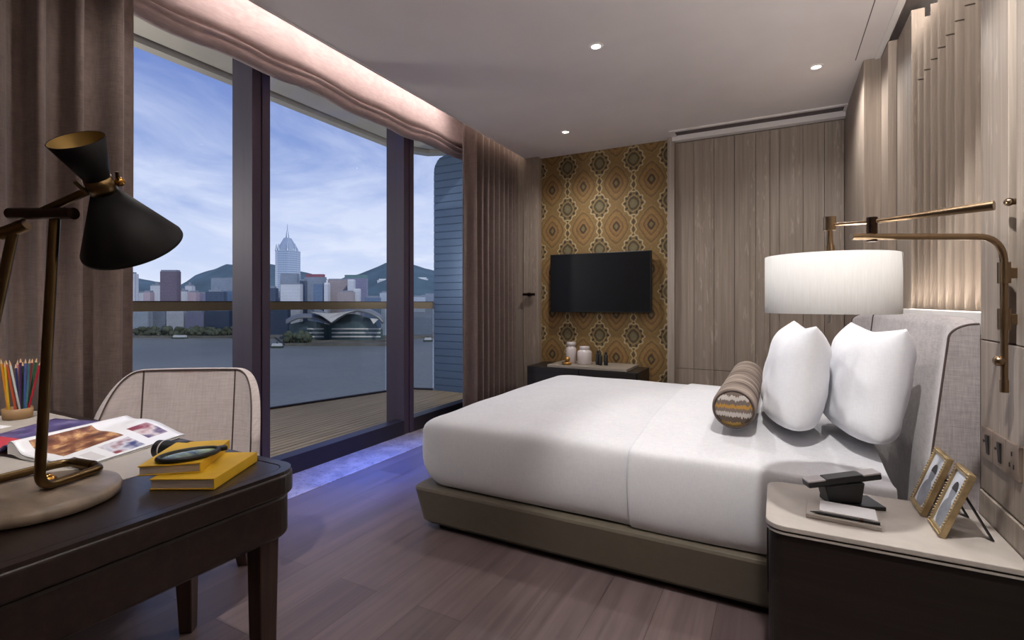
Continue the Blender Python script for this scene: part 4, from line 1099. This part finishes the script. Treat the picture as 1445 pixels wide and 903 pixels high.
# rolled top and side edge
def edge_pts(k):
    path = [(-1, v/15) for v in range(16)]+[(-1+2*u/60, 1) for u in range(1, 60)]+[(1, 1-v/15) for v in range(16)]
    return path
path = edge_pts(0); rows = []
for a in range(0, 9):
    th = a/8; off = TH/2*math.cos(PI*th); ex = TH/2*math.sin(PI*th)*.45
    row = []
    for s, tt in path:
        p = Vector(cpt(s, tt, off))
        x0, y0 = plan(s, 0); 
        if tt >= .999: p.z += ex
        if abs(s) >= .999:
            q = Vector(cpt(s, tt, off)); e = Vector(cpt(s*.97, tt, off)); d = (q-e); d.z = 0
            if d.length > 1e-6: p += d.normalized()*ex
        row.append(tuple(p))
    rows.append(row)
mb.loft([r for r in rows], capb=False, capt=False) if False else mb.add([p for r in rows for p in r], [(i*len(path)+k, i*len(path)+k+1, (i+1)*len(path)+k+1, (i+1)*len(path)+k) for i in range(8) for k in range(len(path)-1)], True)
mb.build('backrest', M['chairfab'], ch, weld=True)
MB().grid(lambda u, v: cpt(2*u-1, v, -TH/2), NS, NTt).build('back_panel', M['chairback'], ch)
for s in (-.50, .50):
    MB().tube([tuple(Vector(cpt(s, v/15, TH/2-.003))) for v in range(16)], .0035, 8).build('seam_piping', M['piping'], ch)
MB().tube([r for r in [tuple(Vector(p)) for p in rows[1]]], .0035, 8).build('edge_piping', M['piping'], ch)
# seat
def seatring(z, k):
    pts = []
    for i in range(28):
        a = 2*PI*i/28; ca, sa = math.cos(a), math.sin(a)
        x = .265*math.copysign(abs(ca)**.6, ca)*k; y = .225*math.copysign(abs(sa)**.6, sa)*k
        p = CC+CY*(.255+y)+CR*x; pts.append((p.x, p.y, z))
    return pts
MB().loft([seatring(.40, .96), seatring(.41, 1), seatring(.455, 1.0), seatring(.472, .97), seatring(.478, .85)]).build('seat', M['chairfab'], ch)
MB().loft([seatring(.35, .86), seatring(.40, .88)], smooth=False).build('seat_frame', M['walnut_leg'], ch)
for sx, sy in ((-.20, .40), (.20, .40), (-.21, .06), (.21, .06)):
    p = CC+CY*sy+CR*sx; q = CC+CY*(sy+(.03 if sy > .2 else -.10))+CR*(sx*1.12)
    dirv = Vector((q.x-p.x, q.y-p.y, -.40))
    t0 = [(p.x+CR.x*a*.034+CY.x*b_*.034, p.y+CR.y*a*.034+CY.y*b_*.034, .40) for a, b_ in ((-1, -1), (1, -1), (1, 1), (-1, 1))]
    t1 = [(q.x+CR.x*a*.022+CY.x*b_*.022, q.y+CR.y*a*.022+CY.y*b_*.022, 0) for a, b_ in ((-1, -1), (1, -1), (1, 1), (-1, 1))]
    MB().hexa(t1, t0).build('leg', M['walnut_leg'], ch, bevel=.004)

# ------------------------------------------------------------------ harbour, hills and city
SEA = -88.0
def gpos(u, d):
    a = (u-CX)/F; p = (FW+RT*a)*d; return p.x, p.y
def zat(v, d): return EYE-(v-HV)/F*d
m, t, b = new_mat('harbour_water'); b.inputs['Base Color'].default_value = srgb(92, 104, 112); b.inputs['Roughness'].default_value = .45
v_ = t.coord('Object', (.05, .05, .05)); t.link(t.bump(t.noise(v_, 1, 5, .65), .5, 6.0), b.inputs['Normal'])
t.link(t.ramp(t.noise(t.coord('Object', (.004, .004, .004)), 1, 3), [(.3, srgb(122, 128, 126)), (.7, srgb(142, 147, 144))]), b.inputs['Base Color'])
sea = MB().add([(-6000, -3000, SEA), (3000, -3000, SEA), (3000, 9000, SEA), (-6000, 9000, SEA)], [(0, 1, 2, 3)]).build('sea', m)
struct(sea, 'calm grey harbour water')
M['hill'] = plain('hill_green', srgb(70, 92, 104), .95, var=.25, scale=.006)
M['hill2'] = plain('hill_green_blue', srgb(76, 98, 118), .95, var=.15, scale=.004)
def hill(name, pts, d0, w0, mat, label):
    us = [p[0] for p in pts]
    def prof(u):
        for (a, va), (c, vc) in zip(pts, pts[1:]):
            if a <= u <= c: return va+(vc-va)*(u-a)/(c-a)
        return pts[0][1] if u < us[0] else pts[-1][1]
    def fn(i, j):
        u = us[0]+(us[-1]-us[0])*i; d = d0-w0+2*w0*j
        x, y = gpos(u, d)
        top = zat(prof(u), d0)-SEA
        k = math.cos((j-.5)*PI*.98)**.8 if abs(j-.5) < .5 else 0
        z = SEA+top*k*(1+(.05*noise.noise(Vector((x, y, 0))*.004) if abs(j-.5) > .04 else 0))-6*(1-k)+3*noise.noise(Vector((x*.02, y*.02, 0)))
        return (x, y, z)
    struct(MB().grid(fn, 140, 26).build(name, mat), label)
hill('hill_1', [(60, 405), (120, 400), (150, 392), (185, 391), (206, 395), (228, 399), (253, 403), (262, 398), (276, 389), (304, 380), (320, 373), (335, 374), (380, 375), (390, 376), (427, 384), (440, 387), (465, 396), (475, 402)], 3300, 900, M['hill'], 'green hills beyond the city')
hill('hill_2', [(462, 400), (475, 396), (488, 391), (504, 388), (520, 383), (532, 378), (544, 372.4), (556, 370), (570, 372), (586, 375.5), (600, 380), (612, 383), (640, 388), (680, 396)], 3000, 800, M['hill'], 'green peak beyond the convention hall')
sx0, sy0 = gpos(60, 1190)
shp = [gpos(20, 1270), gpos(186, 1265), gpos(320, 1255), gpos(388, 1240), gpos(402, 1030), gpos(548, 1030), gpos(560, 1230), gpos(700, 1290), gpos(740, 3800), gpos(0, 3800)]
M['shore'] = plain('shore_ground', srgb(108, 106, 98), .9, var=.3, scale=.02)
struct(MB().prism(shp, SEA-5, SEA+5).build('land', M['shore']), 'flat reclaimed shore')
FC = {}
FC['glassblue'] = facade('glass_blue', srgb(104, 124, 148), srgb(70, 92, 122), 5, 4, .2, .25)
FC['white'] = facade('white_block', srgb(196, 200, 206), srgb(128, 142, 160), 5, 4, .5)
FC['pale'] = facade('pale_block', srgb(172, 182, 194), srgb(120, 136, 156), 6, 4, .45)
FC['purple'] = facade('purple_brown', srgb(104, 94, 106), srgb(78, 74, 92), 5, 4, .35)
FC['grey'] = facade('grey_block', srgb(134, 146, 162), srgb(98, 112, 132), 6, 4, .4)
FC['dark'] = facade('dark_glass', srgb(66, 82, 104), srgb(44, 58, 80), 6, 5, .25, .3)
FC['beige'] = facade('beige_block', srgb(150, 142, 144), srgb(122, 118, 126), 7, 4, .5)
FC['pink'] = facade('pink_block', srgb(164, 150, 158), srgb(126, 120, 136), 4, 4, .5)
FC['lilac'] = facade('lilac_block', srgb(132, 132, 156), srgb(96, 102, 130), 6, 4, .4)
M['roofgrey'] = plain('roof_grey', srgb(120, 130, 144), .8, var=.1, scale=.1)
M['roofred'] = plain('roof_red', srgb(132, 84, 96), .7, var=.1, scale=.1)
M['roofgreen'] = plain('roof_green', srgb(92, 122, 126), .7, var=.1, scale=.1)
M['roofwhite'] = plain('roof_white', srgb(206, 210, 214), .7, var=.05, scale=.1)
def building(u0, u1, v, d, fc, label, roof='roofgrey', rh=5, rin=.8, depth=None, name='office_tower', top2=None, base=None):
    u = (u0+u1)/2; x, y = gpos(u, d); w = (u1-u0)/F*d/2; dp = depth or 9; z1 = zat(v, d); z0 = SEA+4 if base is None else base
    # turn each block to face the harbour
    o = thing(name, (x, y, z0), label, 'building')
    o.rotation_euler = (0, 0, 0)
    def bx(cw, cd, za, zb, shift=0):
        c = Vector((x, y, 0))+RT*shift
        return MB().hexa([tuple(c+RT*a*cw+FW*b_*cd+Vector((0, 0, za))) for a, b_ in ((-1, -1), (1, -1), (1, 1), (-1, 1))], [tuple(c+RT*a*cw+FW*b_*cd+Vector((0, 0, zb))) for a, b_ in ((-1, -1), (1, -1), (1, 1), (-1, 1))])
    bx(w, dp, z0, z1-rh).build('walls', FC[fc], o, origin=(x, y, z0))
    bx(w*rin, dp*rin, z1-rh, z1).build('roof', M[roof], o)
    if top2:
        bx(w*.25, dp*.3, z1, z1+top2).build('roof_plant', M[roof], o)
    return o
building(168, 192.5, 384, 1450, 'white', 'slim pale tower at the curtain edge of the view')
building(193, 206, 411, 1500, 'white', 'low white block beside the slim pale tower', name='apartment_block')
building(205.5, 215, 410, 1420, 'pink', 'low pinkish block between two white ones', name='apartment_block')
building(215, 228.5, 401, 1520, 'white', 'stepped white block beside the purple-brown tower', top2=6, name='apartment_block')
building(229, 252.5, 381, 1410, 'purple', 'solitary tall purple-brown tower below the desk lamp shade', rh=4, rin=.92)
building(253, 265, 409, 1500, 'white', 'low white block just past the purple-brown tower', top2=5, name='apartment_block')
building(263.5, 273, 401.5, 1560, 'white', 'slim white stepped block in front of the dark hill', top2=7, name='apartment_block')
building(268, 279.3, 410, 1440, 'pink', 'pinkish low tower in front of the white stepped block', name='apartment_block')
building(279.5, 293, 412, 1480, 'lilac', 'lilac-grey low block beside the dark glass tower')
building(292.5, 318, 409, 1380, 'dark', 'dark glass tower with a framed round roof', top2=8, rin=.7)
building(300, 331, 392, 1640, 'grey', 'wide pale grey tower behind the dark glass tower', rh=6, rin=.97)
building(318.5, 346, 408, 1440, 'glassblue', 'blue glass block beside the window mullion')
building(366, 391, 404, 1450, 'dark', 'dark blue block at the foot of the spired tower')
# tower with a spire
def spire_tower():
    d = 1620; u = 405.5; x, y = gpos(u, d); w = 29.5/F*d/2; z0 = SEA+4; zt = zat(354, d)
    o = thing('skyscraper', (x, y, z0), 'tallest silver tower with a pointed crown and spire', 'building')
    c = Vector((x, y, 0))
    pl = [(-1, -.35), (-.45, -1), (.45, -1), (1, -.35), (1, .6), (-1, .6)]
    pts = lambda k, z: [tuple(c+RT*a*w*k+FW*b_*w*k+Vector((0, 0, z))) for a, b_ in pl]
    m_, t_, b_ = new_mat('silver_glass')
    tc_ = t_.new('ShaderNodeTexCoord'); sp = t_.new('ShaderNodeSeparateXYZ'); t_.link(tc_.outputs['Object'], sp.inputs[0])
    st = t_.m('FRACT', t_.m('DIVIDE', sp.outputs[2], 7.0)); vt = t_.m('FRACT', t_.m('DIVIDE', t_.m('ADD', sp.outputs[0], sp.outputs[1]), 5.0))
    k = t_.m('MAXIMUM', t_.m('GREATER_THAN', st, .72), t_.m('GREATER_THAN', vt, .7))
    t_.link(t_.mix(k, srgb(120, 142, 172), srgb(176, 188, 204)), b_.inputs['Base Color']); b_.inputs['Roughness'].default_value = .12; b_.inputs['Metallic'].default_value = .5
    MB().loft([pts(1, z0), pts(1, zt)], smooth=False).build('walls', m_, o, origin=(x, y, z0))
    zc = zat(345, d); zc2 = zat(336, d); zs = zat(326, d); ze = zat(316, d)
    MB().loft([pts(.86, zt), pts(.80, zt+8), pts(.30, zc2)], smooth=False).build('crown', M['silver'], o)
    for a, b_ in ((-1, -.35), (-.45, -1), (.45, -1), (1, -.35)):
        p = c+RT*a*w*.9+FW*b_*w*.9
        MB().cyl((p.x, p.y, zt-2), (p.x, p.y, zc), 4.5, .8, n=8).build('corner_pinnacle', M['silver'], o)
    MB().cyl((x, y, zc2), (x, y, zs), 6, 2.2, n=10).build('spire', M['silver'], o)
    MB().cyl((x, y, zs), (x, y, ze), 1.5, .5, n=8).build('mast', M['silver'], o)
M['silver'] = plain('silver_cladding', srgb(160, 174, 190), .35, .4, var=.1, scale=.2)
spire_tower()
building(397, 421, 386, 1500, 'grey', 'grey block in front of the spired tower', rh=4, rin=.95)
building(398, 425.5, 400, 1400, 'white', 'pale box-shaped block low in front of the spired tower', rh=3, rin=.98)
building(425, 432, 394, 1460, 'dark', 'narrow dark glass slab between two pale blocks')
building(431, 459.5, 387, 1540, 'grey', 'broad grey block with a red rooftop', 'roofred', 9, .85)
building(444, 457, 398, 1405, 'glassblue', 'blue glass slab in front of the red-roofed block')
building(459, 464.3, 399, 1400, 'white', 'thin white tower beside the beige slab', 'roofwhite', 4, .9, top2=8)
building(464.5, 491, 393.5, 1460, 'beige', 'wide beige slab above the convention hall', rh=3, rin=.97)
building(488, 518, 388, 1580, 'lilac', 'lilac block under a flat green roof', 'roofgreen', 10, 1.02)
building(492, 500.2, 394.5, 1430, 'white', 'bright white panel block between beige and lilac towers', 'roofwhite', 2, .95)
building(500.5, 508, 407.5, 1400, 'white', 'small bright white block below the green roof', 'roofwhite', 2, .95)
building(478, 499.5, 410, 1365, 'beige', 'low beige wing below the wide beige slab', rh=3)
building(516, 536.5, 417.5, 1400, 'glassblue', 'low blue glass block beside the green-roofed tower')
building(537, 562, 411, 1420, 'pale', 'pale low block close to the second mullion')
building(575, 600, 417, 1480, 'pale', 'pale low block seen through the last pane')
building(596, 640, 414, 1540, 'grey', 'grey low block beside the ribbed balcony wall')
for i, (u0, u1, v, d, fc, lab) in enumerate(((186, 212, 432, 1340, 'pale', 'low pale waterfront block behind the railing by the curtain'),
        (213.5, 236, 436, 1375, 'grey', 'low grey waterfront block below the purple-brown tower'), (238, 262, 434, 1340, 'white', 'low white waterfront block in the first pane'),
        (264, 290, 438, 1335, 'lilac', 'low lilac waterfront block in the first pane'), (292, 326, 436, 1335, 'dark', 'low dark waterfront block beside the mullion'),
        (384, 408, 434, 1330, 'dark', 'dark waterfront block at the foot of the spired tower'), (541, 556, 432, 1300, 'pale', 'pale waterfront block past the convention hall'),
        (580, 610, 440, 1330, 'grey', 'grey waterfront block in the last pane'))):
    building(u0, u1, v, d, fc, lab, name='waterfront_block')
# small hillside houses
for i, (u, v, w, d, lab) in enumerate(((540, 393.5, 14, 2500, 'white houses cluster on the slope above the beige slab'), (547.5, 398.5, 5, 2460, 'small white house low on the peak slope'), (596, 391.5, 16, 2560, 'row of white houses high on the peak slope'), (606, 414, 10, 1900, 'white house at the foot of the peak'))):
    building(u-w/2, u+w/2, v, d, 'white', lab, 'roofwhite', 6, .7, name='hillside_house', base=None if d < 2000 else zat(v, d)-32)

# convention hall with sweeping roofs
cvd = 1150
cv = thing('convention_hall', (*gpos(475, cvd), SEA+5), 'low waterfront hall with sweeping white winged roofs', 'building')
def P2(u, v, d=cvd): x, y = gpos(u, d); return Vector((x, y, zat(v, d)))
def body(u0, u1, v0, v1, d0, d1, mat, nm):
    MB().hexa([P2(u0, v1, d0), P2(u1, v1, d0), P2(u1, v1, d1), P2(u0, v1, d1)], [P2(u0, v0, d0), P2(u1, v0, d0), P2(u1, v0, d1), P2(u0, v0, d1)]).build(nm, mat, cv)
FC['cv'] = facade('striped_facade', srgb(190, 192, 190), srgb(92, 104, 112), 400, 9, .3, .3)
FC['cvg'] = plain('teal_glass', srgb(92, 112, 118), .2, .3, var=.15, scale=.05)
FC['cvw'] = plain('hall_roof', srgb(222, 220, 216), .4, .1, var=.06, scale=.03)
FC['cvd'] = plain('hall_roof_grey', srgb(136, 140, 144), .4, .2, var=.06, scale=.03)
def cyl_body(u0, u1, v0, v1, bulge, mat, nm, tops=None):
    n = 14; pts = []
    bot, top_ = [], []
    for i in range(n+1):
        s = i/n; u = u0+(u1-u0)*s; d = cvd-bulge*math.sin(PI*s)
        vt = v0 if tops is None else tops(s)
        bot.append(P2(u, v1, d)); top_.append(P2(u, vt, d))
    bb = [P2(u1, v1, cvd+90), P2(u0, v1, cvd+90)]; tt = [P2(u1, v0 if tops is None else tops(1), cvd+90), P2(u0, v0 if tops is None else tops(0), cvd+90)]
    a = bot+bb; c = top_+tt; N = len(a)
    MB().add(a+c, [(i, (i+1) % N, N+(i+1) % N, N+i) for i in range(N)]+[tuple(range(N-1, -1, -1)), tuple(range(N, 2*N))]).build(nm, mat, cv, origin=cv.location)
cyl_body(462, 540, 452, 481, 40, FC['cvg'], 'glass_hall', lambda s: 455-12*math.sin(PI*min(1, s*1.15))**.8 if s < .86 else 460+4*s)
cyl_body(408, 462, 458, 481, 26, FC['cvg'], 'side_wing', lambda s: 458-5*math.sin(PI*s))
for k, v in enumerate((464, 469.5, 475)):
    for (a, c_, bl) in ((433, 457, 34), (468, 532, 47), (528, 537, 30)):
        n = 10; st = MB(); pts = []
        for i in range(n+1):
            s = i/n; u = a+(c_-a)*s
            g0, g1 = (462, 540) if a > 460 else (408, 462)
            sb = (u-g0)/(g1-g0); d = cvd-(40 if a > 460 else 26)*math.sin(PI*sb)-3
            pts.append((u, d))
        vs = []
        for u, d in pts: vs += [P2(u, v-1.0, d), P2(u, v+1.0, d), P2(u, v-1.0, d+4), P2(u, v+1.0, d+4)]
        fs = []
        for i in range(n):
            p, q = i*4, i*4+4; fs += [(p, q, q+1, p+1), (p, p+2, q+2, q), (p+1, q+1, q+3, p+3)]
        st.add(vs, fs).build('balcony_band', FC['cvw'], cv)
def roof(ctrl, d0, d1, mat, nm, th=4):
    """A shell between a front curve and a back curve given as (u, v) samples."""
    n = len(ctrl)
    def fn(i, j):
        k = i*(n-1); a = min(int(k), n-2); f = k-a
        u = ctrl[a][0]+(ctrl[a+1][0]-ctrl[a][0])*f; v = ctrl[a][1]+(ctrl[a+1][1]-ctrl[a][1])*f
        d = d0+(d1-d0)*j; p = P2(u, v, d0); q = gpos(u, d); return (q[0], q[1], p.z+6*math.sin(PI*j))
    MB().grid(fn, 40, 8).build(nm, mat, cv, solid=th)
roof([(404, 457), (412, 452), (420, 449), (430, 448), (440, 448.5), (450, 451), (458, 454.5), (465, 458)], cvd-45, cvd+70, FC['cvd'], 'lower_roof')
roof([(443, 440.5), (450, 442), (457, 446), (463, 451.5), (468, 455), (474, 452), (480, 447.5), (488, 442.5), (496, 439.5), (504, 438.5), (514, 439.5), (524, 442.5), (534, 448), (541, 456)], cvd-62, cvd+60, FC['cvd'], 'main_roof', 5)
wg = MB()
vs = [P2(438, 440, cvd-70), P2(450, 441, cvd-72), P2(462, 442.3, cvd-74), P2(480, 441, cvd-74), P2(502, 438, cvd-70), P2(486, 443, cvd-72), P2(477, 448.5, cvd-74), P2(468, 455, cvd-76), P2(461, 450, cvd-75), P2(451, 444, cvd-72)]
wg.add(vs, [tuple(range(len(vs)))]).build('wing', FC['cvw'], cv, solid=3)
wf = MB(); wf.add([P2(522, 449, cvd-66), P2(535, 450, cvd-58), P2(531, 453, cvd-60), P2(527, 457, cvd-64)], [(0, 1, 2, 3)]); wf.build('fin', FC['cvw'], cv, solid=3)
body(402, 546, 480, 486, cvd-65, cvd+80, M['shore'], 'quay')

# waterfront planting: one mass nobody could count
M['leaf'] = plain('shore_foliage', srgb(78, 86, 72), .95, var=.4, scale=.05)
def clump(name, u0, u1, v0, v1, d, n, seed, label):
    r = random.Random(seed); mb = MB()
    for i in range(n):
        u = r.uniform(u0, u1); dd = d+r.uniform(-10, 20); x, y = gpos(u, dd); s = r.uniform(4, 8)
        h = r.uniform(.2, 1)*(zat(v0, d)-SEA-5)
        mb.sphere((x, y, SEA+5+h*.55), s, 7, 5, (1, 1, .8+r.random()*.5))
        mb.cyl((x, y, SEA+4), (x, y, SEA+5+h*.5), .8, n=5)
    o = mb.build(name, M['leaf']); o['kind'] = 'stuff'; tag(o, label, 'trees')
clump('shore_foliage', 402, 436, 462, 480, 1052, 70, 3, 'bushy trees on the quay beside the winged hall')
clump('shore_foliage', 190, 330, 455, 470, 1285, 130, 5, 'low green planting along the far shore, first pane')
# ferries and a pier
def ferry(u, v, w, label, d=None):
    d = (EYE-SEA)*F/(v-HV) if d is None else d
    x, y = gpos(u, d); L_ = w/F*d/2
    o = thing('ferry', (x, y, SEA), label, 'boat'); c = Vector((x, y, SEA))
    def q(k, wd, z): return [tuple(c+RT*a*L_*k+FW*b_*wd+Vector((0, 0, z))) for a, b_ in ((-1, 0), (-.7, -1), (.7, -1), (1, 0), (.7, 1), (-.7, 1))]
    MB().loft([q(.9, 4, -.5), q(1, 5, 4)], smooth=False).build('hull', M['hull'], o)
    MB().hexa([tuple(c+RT*a*L_*.7+FW*b_*3.5+Vector((0, 0, 4))) for a, b_ in ((-1, -1), (1, -1), (1, 1), (-1, 1))], [tuple(c+RT*a*L_*.6+FW*b_*3.2+Vector((0, 0, 9))) for a, b_ in ((-1, -1), (1, -1), (1, 1), (-1, 1))]).build('cabin', M['roofwhite'], o)
    MB().cyl(tuple(c+Vector((0, 0, 9))), tuple(c+Vector((0, 0, 13))), 1.5, n=8).build('funnel', M['hull'], o)
M['hull'] = plain('ferry_hull', srgb(70, 84, 78), .5, var=.1, scale=.2)
ferry(391, 491, 20, 'small ferry on the water beside the first mullion')
ferry(254, 478, 26, 'low ferry moored off the far shore in the first pane')
ferry(604, 482, 14, 'small boat on the water in the last pane')

# ------------------------------------------------------------------ sky
w = bpy.data.worlds.new('world'); SC.world = w; w.use_nodes = True
t = NT(w); t.n.clear()
out = t.new('ShaderNodeOutputWorld'); bg = t.new('ShaderNodeBackground'); t.link(bg.outputs[0], out.inputs[0])
tc_ = t.new('ShaderNodeTexCoord'); sp = t.new('ShaderNodeSeparateXYZ'); t.link(tc_.outputs['Generated'], sp.inputs[0])
zz = t.m('MAXIMUM', sp.outputs[2], 0.0)
grad = t.ramp(zz, [(0, srgb(220, 227, 243)), (.10, srgb(190, 204, 237)), (.22, srgb(146, 167, 217)), (.40, srgb(108, 132, 195)), (1, srgb(74, 100, 180))])
den = t.m('ADD', zz, .22)
cb = t.new('ShaderNodeCombineXYZ'); t.link(t.m('DIVIDE', sp.outputs[0], den), cb.inputs[0]); t.link(t.m('DIVIDE', sp.outputs[1], den), cb.inputs[1]); cb.inputs[2].default_value = 1.3
n1 = t.noise(cb.outputs[0], 1.7, 7, .62, .6); n2 = t.noise(cb.outputs[0], .7, 4, .5, .3)
cl = t.ramp(t.m('MULTIPLY_ADD', n1, .65, t.m('MULTIPLY', n2, .35)), [(.40, (0, 0, 0)), (.58, (1, 1, 1))])
sky = t.mix(t.m('MULTIPLY', cl, .85), grad, t.ramp(zz, [(0, srgb(236, 239, 248)), (.2, srgb(208, 217, 242)), (.5, srgb(170, 184, 224))]))
sh_ = t.ramp(t.noise(cb.outputs[0], 3.1, 5, .6), [(.45, (1, 1, 1)), (.7, (.80, .85, .95))])
t.link(t.mix(cl, sky, t.mix(1.0, sky, sh_, 'MULTIPLY')), bg.inputs[0]); bg.inputs[1].default_value = 1.12

# ------------------------------------------------------------------ lights
def sun(dirv, e, col):
    l = bpy.data.lights.new('sun', 'SUN'); l.energy = e; l.color = col; l.angle = R(2)
    o = bpy.data.objects.new('sun', l); COL.objects.link(o); o.rotation_euler = Vector(dirv).to_track_quat('-Z', 'Y').to_euler()
sun((-.75, .35, -.62), 2.3, (1, .95, .88))
def area(name, loc, dirv, sx, sy, e, col, spread=180):
    l = bpy.data.lights.new(name, 'AREA'); l.shape = 'RECTANGLE'; l.size = sx; l.size_y = sy; l.energy = e; l.color = col; l.spread = R(spread)
    o = bpy.data.objects.new(name, l); COL.objects.link(o); o.location = loc
    d = Vector(dirv).normalized(); q = d.to_track_quat('-Z', 'Y'); o.rotation_euler = q.to_euler(); return o
point('balcony_fill', (-4.9, .8, 2.0), 105, (1, .93, .82), .12)  # unseen light added to brighten the balcony deck and soffit
point('balcony_fill', (-3.2, 5.35, 1.6), 26, (1, .93, .82), .08)  # second added balcony light, out of sight behind the drawn curtain
# LED line hidden behind the ceiling edge, washing shade and curtains
def strip_light(name, loc, dirv, along, w, L_, e, col, spread=180):
    l = bpy.data.lights.new(name, 'AREA'); l.shape = 'RECTANGLE'; l.size = L_; l.size_y = w; l.energy = e; l.color = col; l.spread = R(spread)
    o = bpy.data.objects.new(name, l); COL.objects.link(o)
    z = -Vector(dirv).normalized(); x = Vector(along).normalized(); x = (x-z*x.dot(z)).normalized(); y = z.cross(x)
    o.matrix_world = Matrix(((x.x, y.x, z.x, loc[0]), (x.y, y.y, z.y, loc[1]), (x.z, y.z, z.z, loc[2]), (0, 0, 0, 1)))
strip_light('window_cove_led', (-2.472, 3.15, 3.02), (-1, 0, .22), (0, 1, 0), .03, 3.6, 13, (1, .89, .85), 105)
strip_light('bedhead_cove_led', (.622, 2.68, 2.93), (.06, 0, -1), (0, 1, 0), .02, 1.15, 9, (1, .93, .86))
strip_light('curtain_cove_led', (-2.468, 4.5, 2.90), (-1, 0, -.30), (0, 1, 0), .02, .85, .9, (1, .86, .70))
strip_light('headboard_ledge_led', (.616, 2.72, 1.136), (-.40, 0, 1), (0, 1, 0), .012, 1.3, 4, (1, .93, .86))
# blue LED line in the window head, between shade and glass
strip_light('window_head_led', (-2.955, 2.78, 2.80), (.30, 0, -1), (0, 1, 0), .03, .85, 30, (.015, .13, 1.0), 44)
# further downlights of the same kind behind and above the camera
downlight(-1.95, .42, 'small lit ceiling downlight over the desk', 135, (-.12, .26, -1), 58)
downlight(-2.3, 1.2, 'small lit ceiling downlight over the desk chair', 18)
downlight(.02, .95, 'small lit ceiling downlight over the bedside', 165, (.20, .51, -1), 66, blend=.35)
downlight(-.75, 1.0, 'small added fill downlight over the middle of the room', 8)  # out of view, added as weak fill light

# added fill spot behind the camera, without a fixture, to lift ceiling and walls
l = bpy.data.lights.new('ceiling_fill', 'SPOT'); l.energy = 330; l.color = (1, .96, .94); l.spot_size = R(110); l.spot_blend = 1; l.shadow_soft_size = .1
o = bpy.data.objects.new('ceiling_fill', l); COL.objects.link(o); o.location = (-.1, -.3, 1.9); o.rotation_euler = Vector((.58, .95, 1)).to_track_quat('-Z', 'Y').to_euler()

SC.view_settings.view_transform = 'Standard'
SC.view_settings.look = 'None'
SC.view_settings.exposure = 0.0
SC.view_settings.gamma = 1.0
SC.view_settings.use_curve_mapping = False
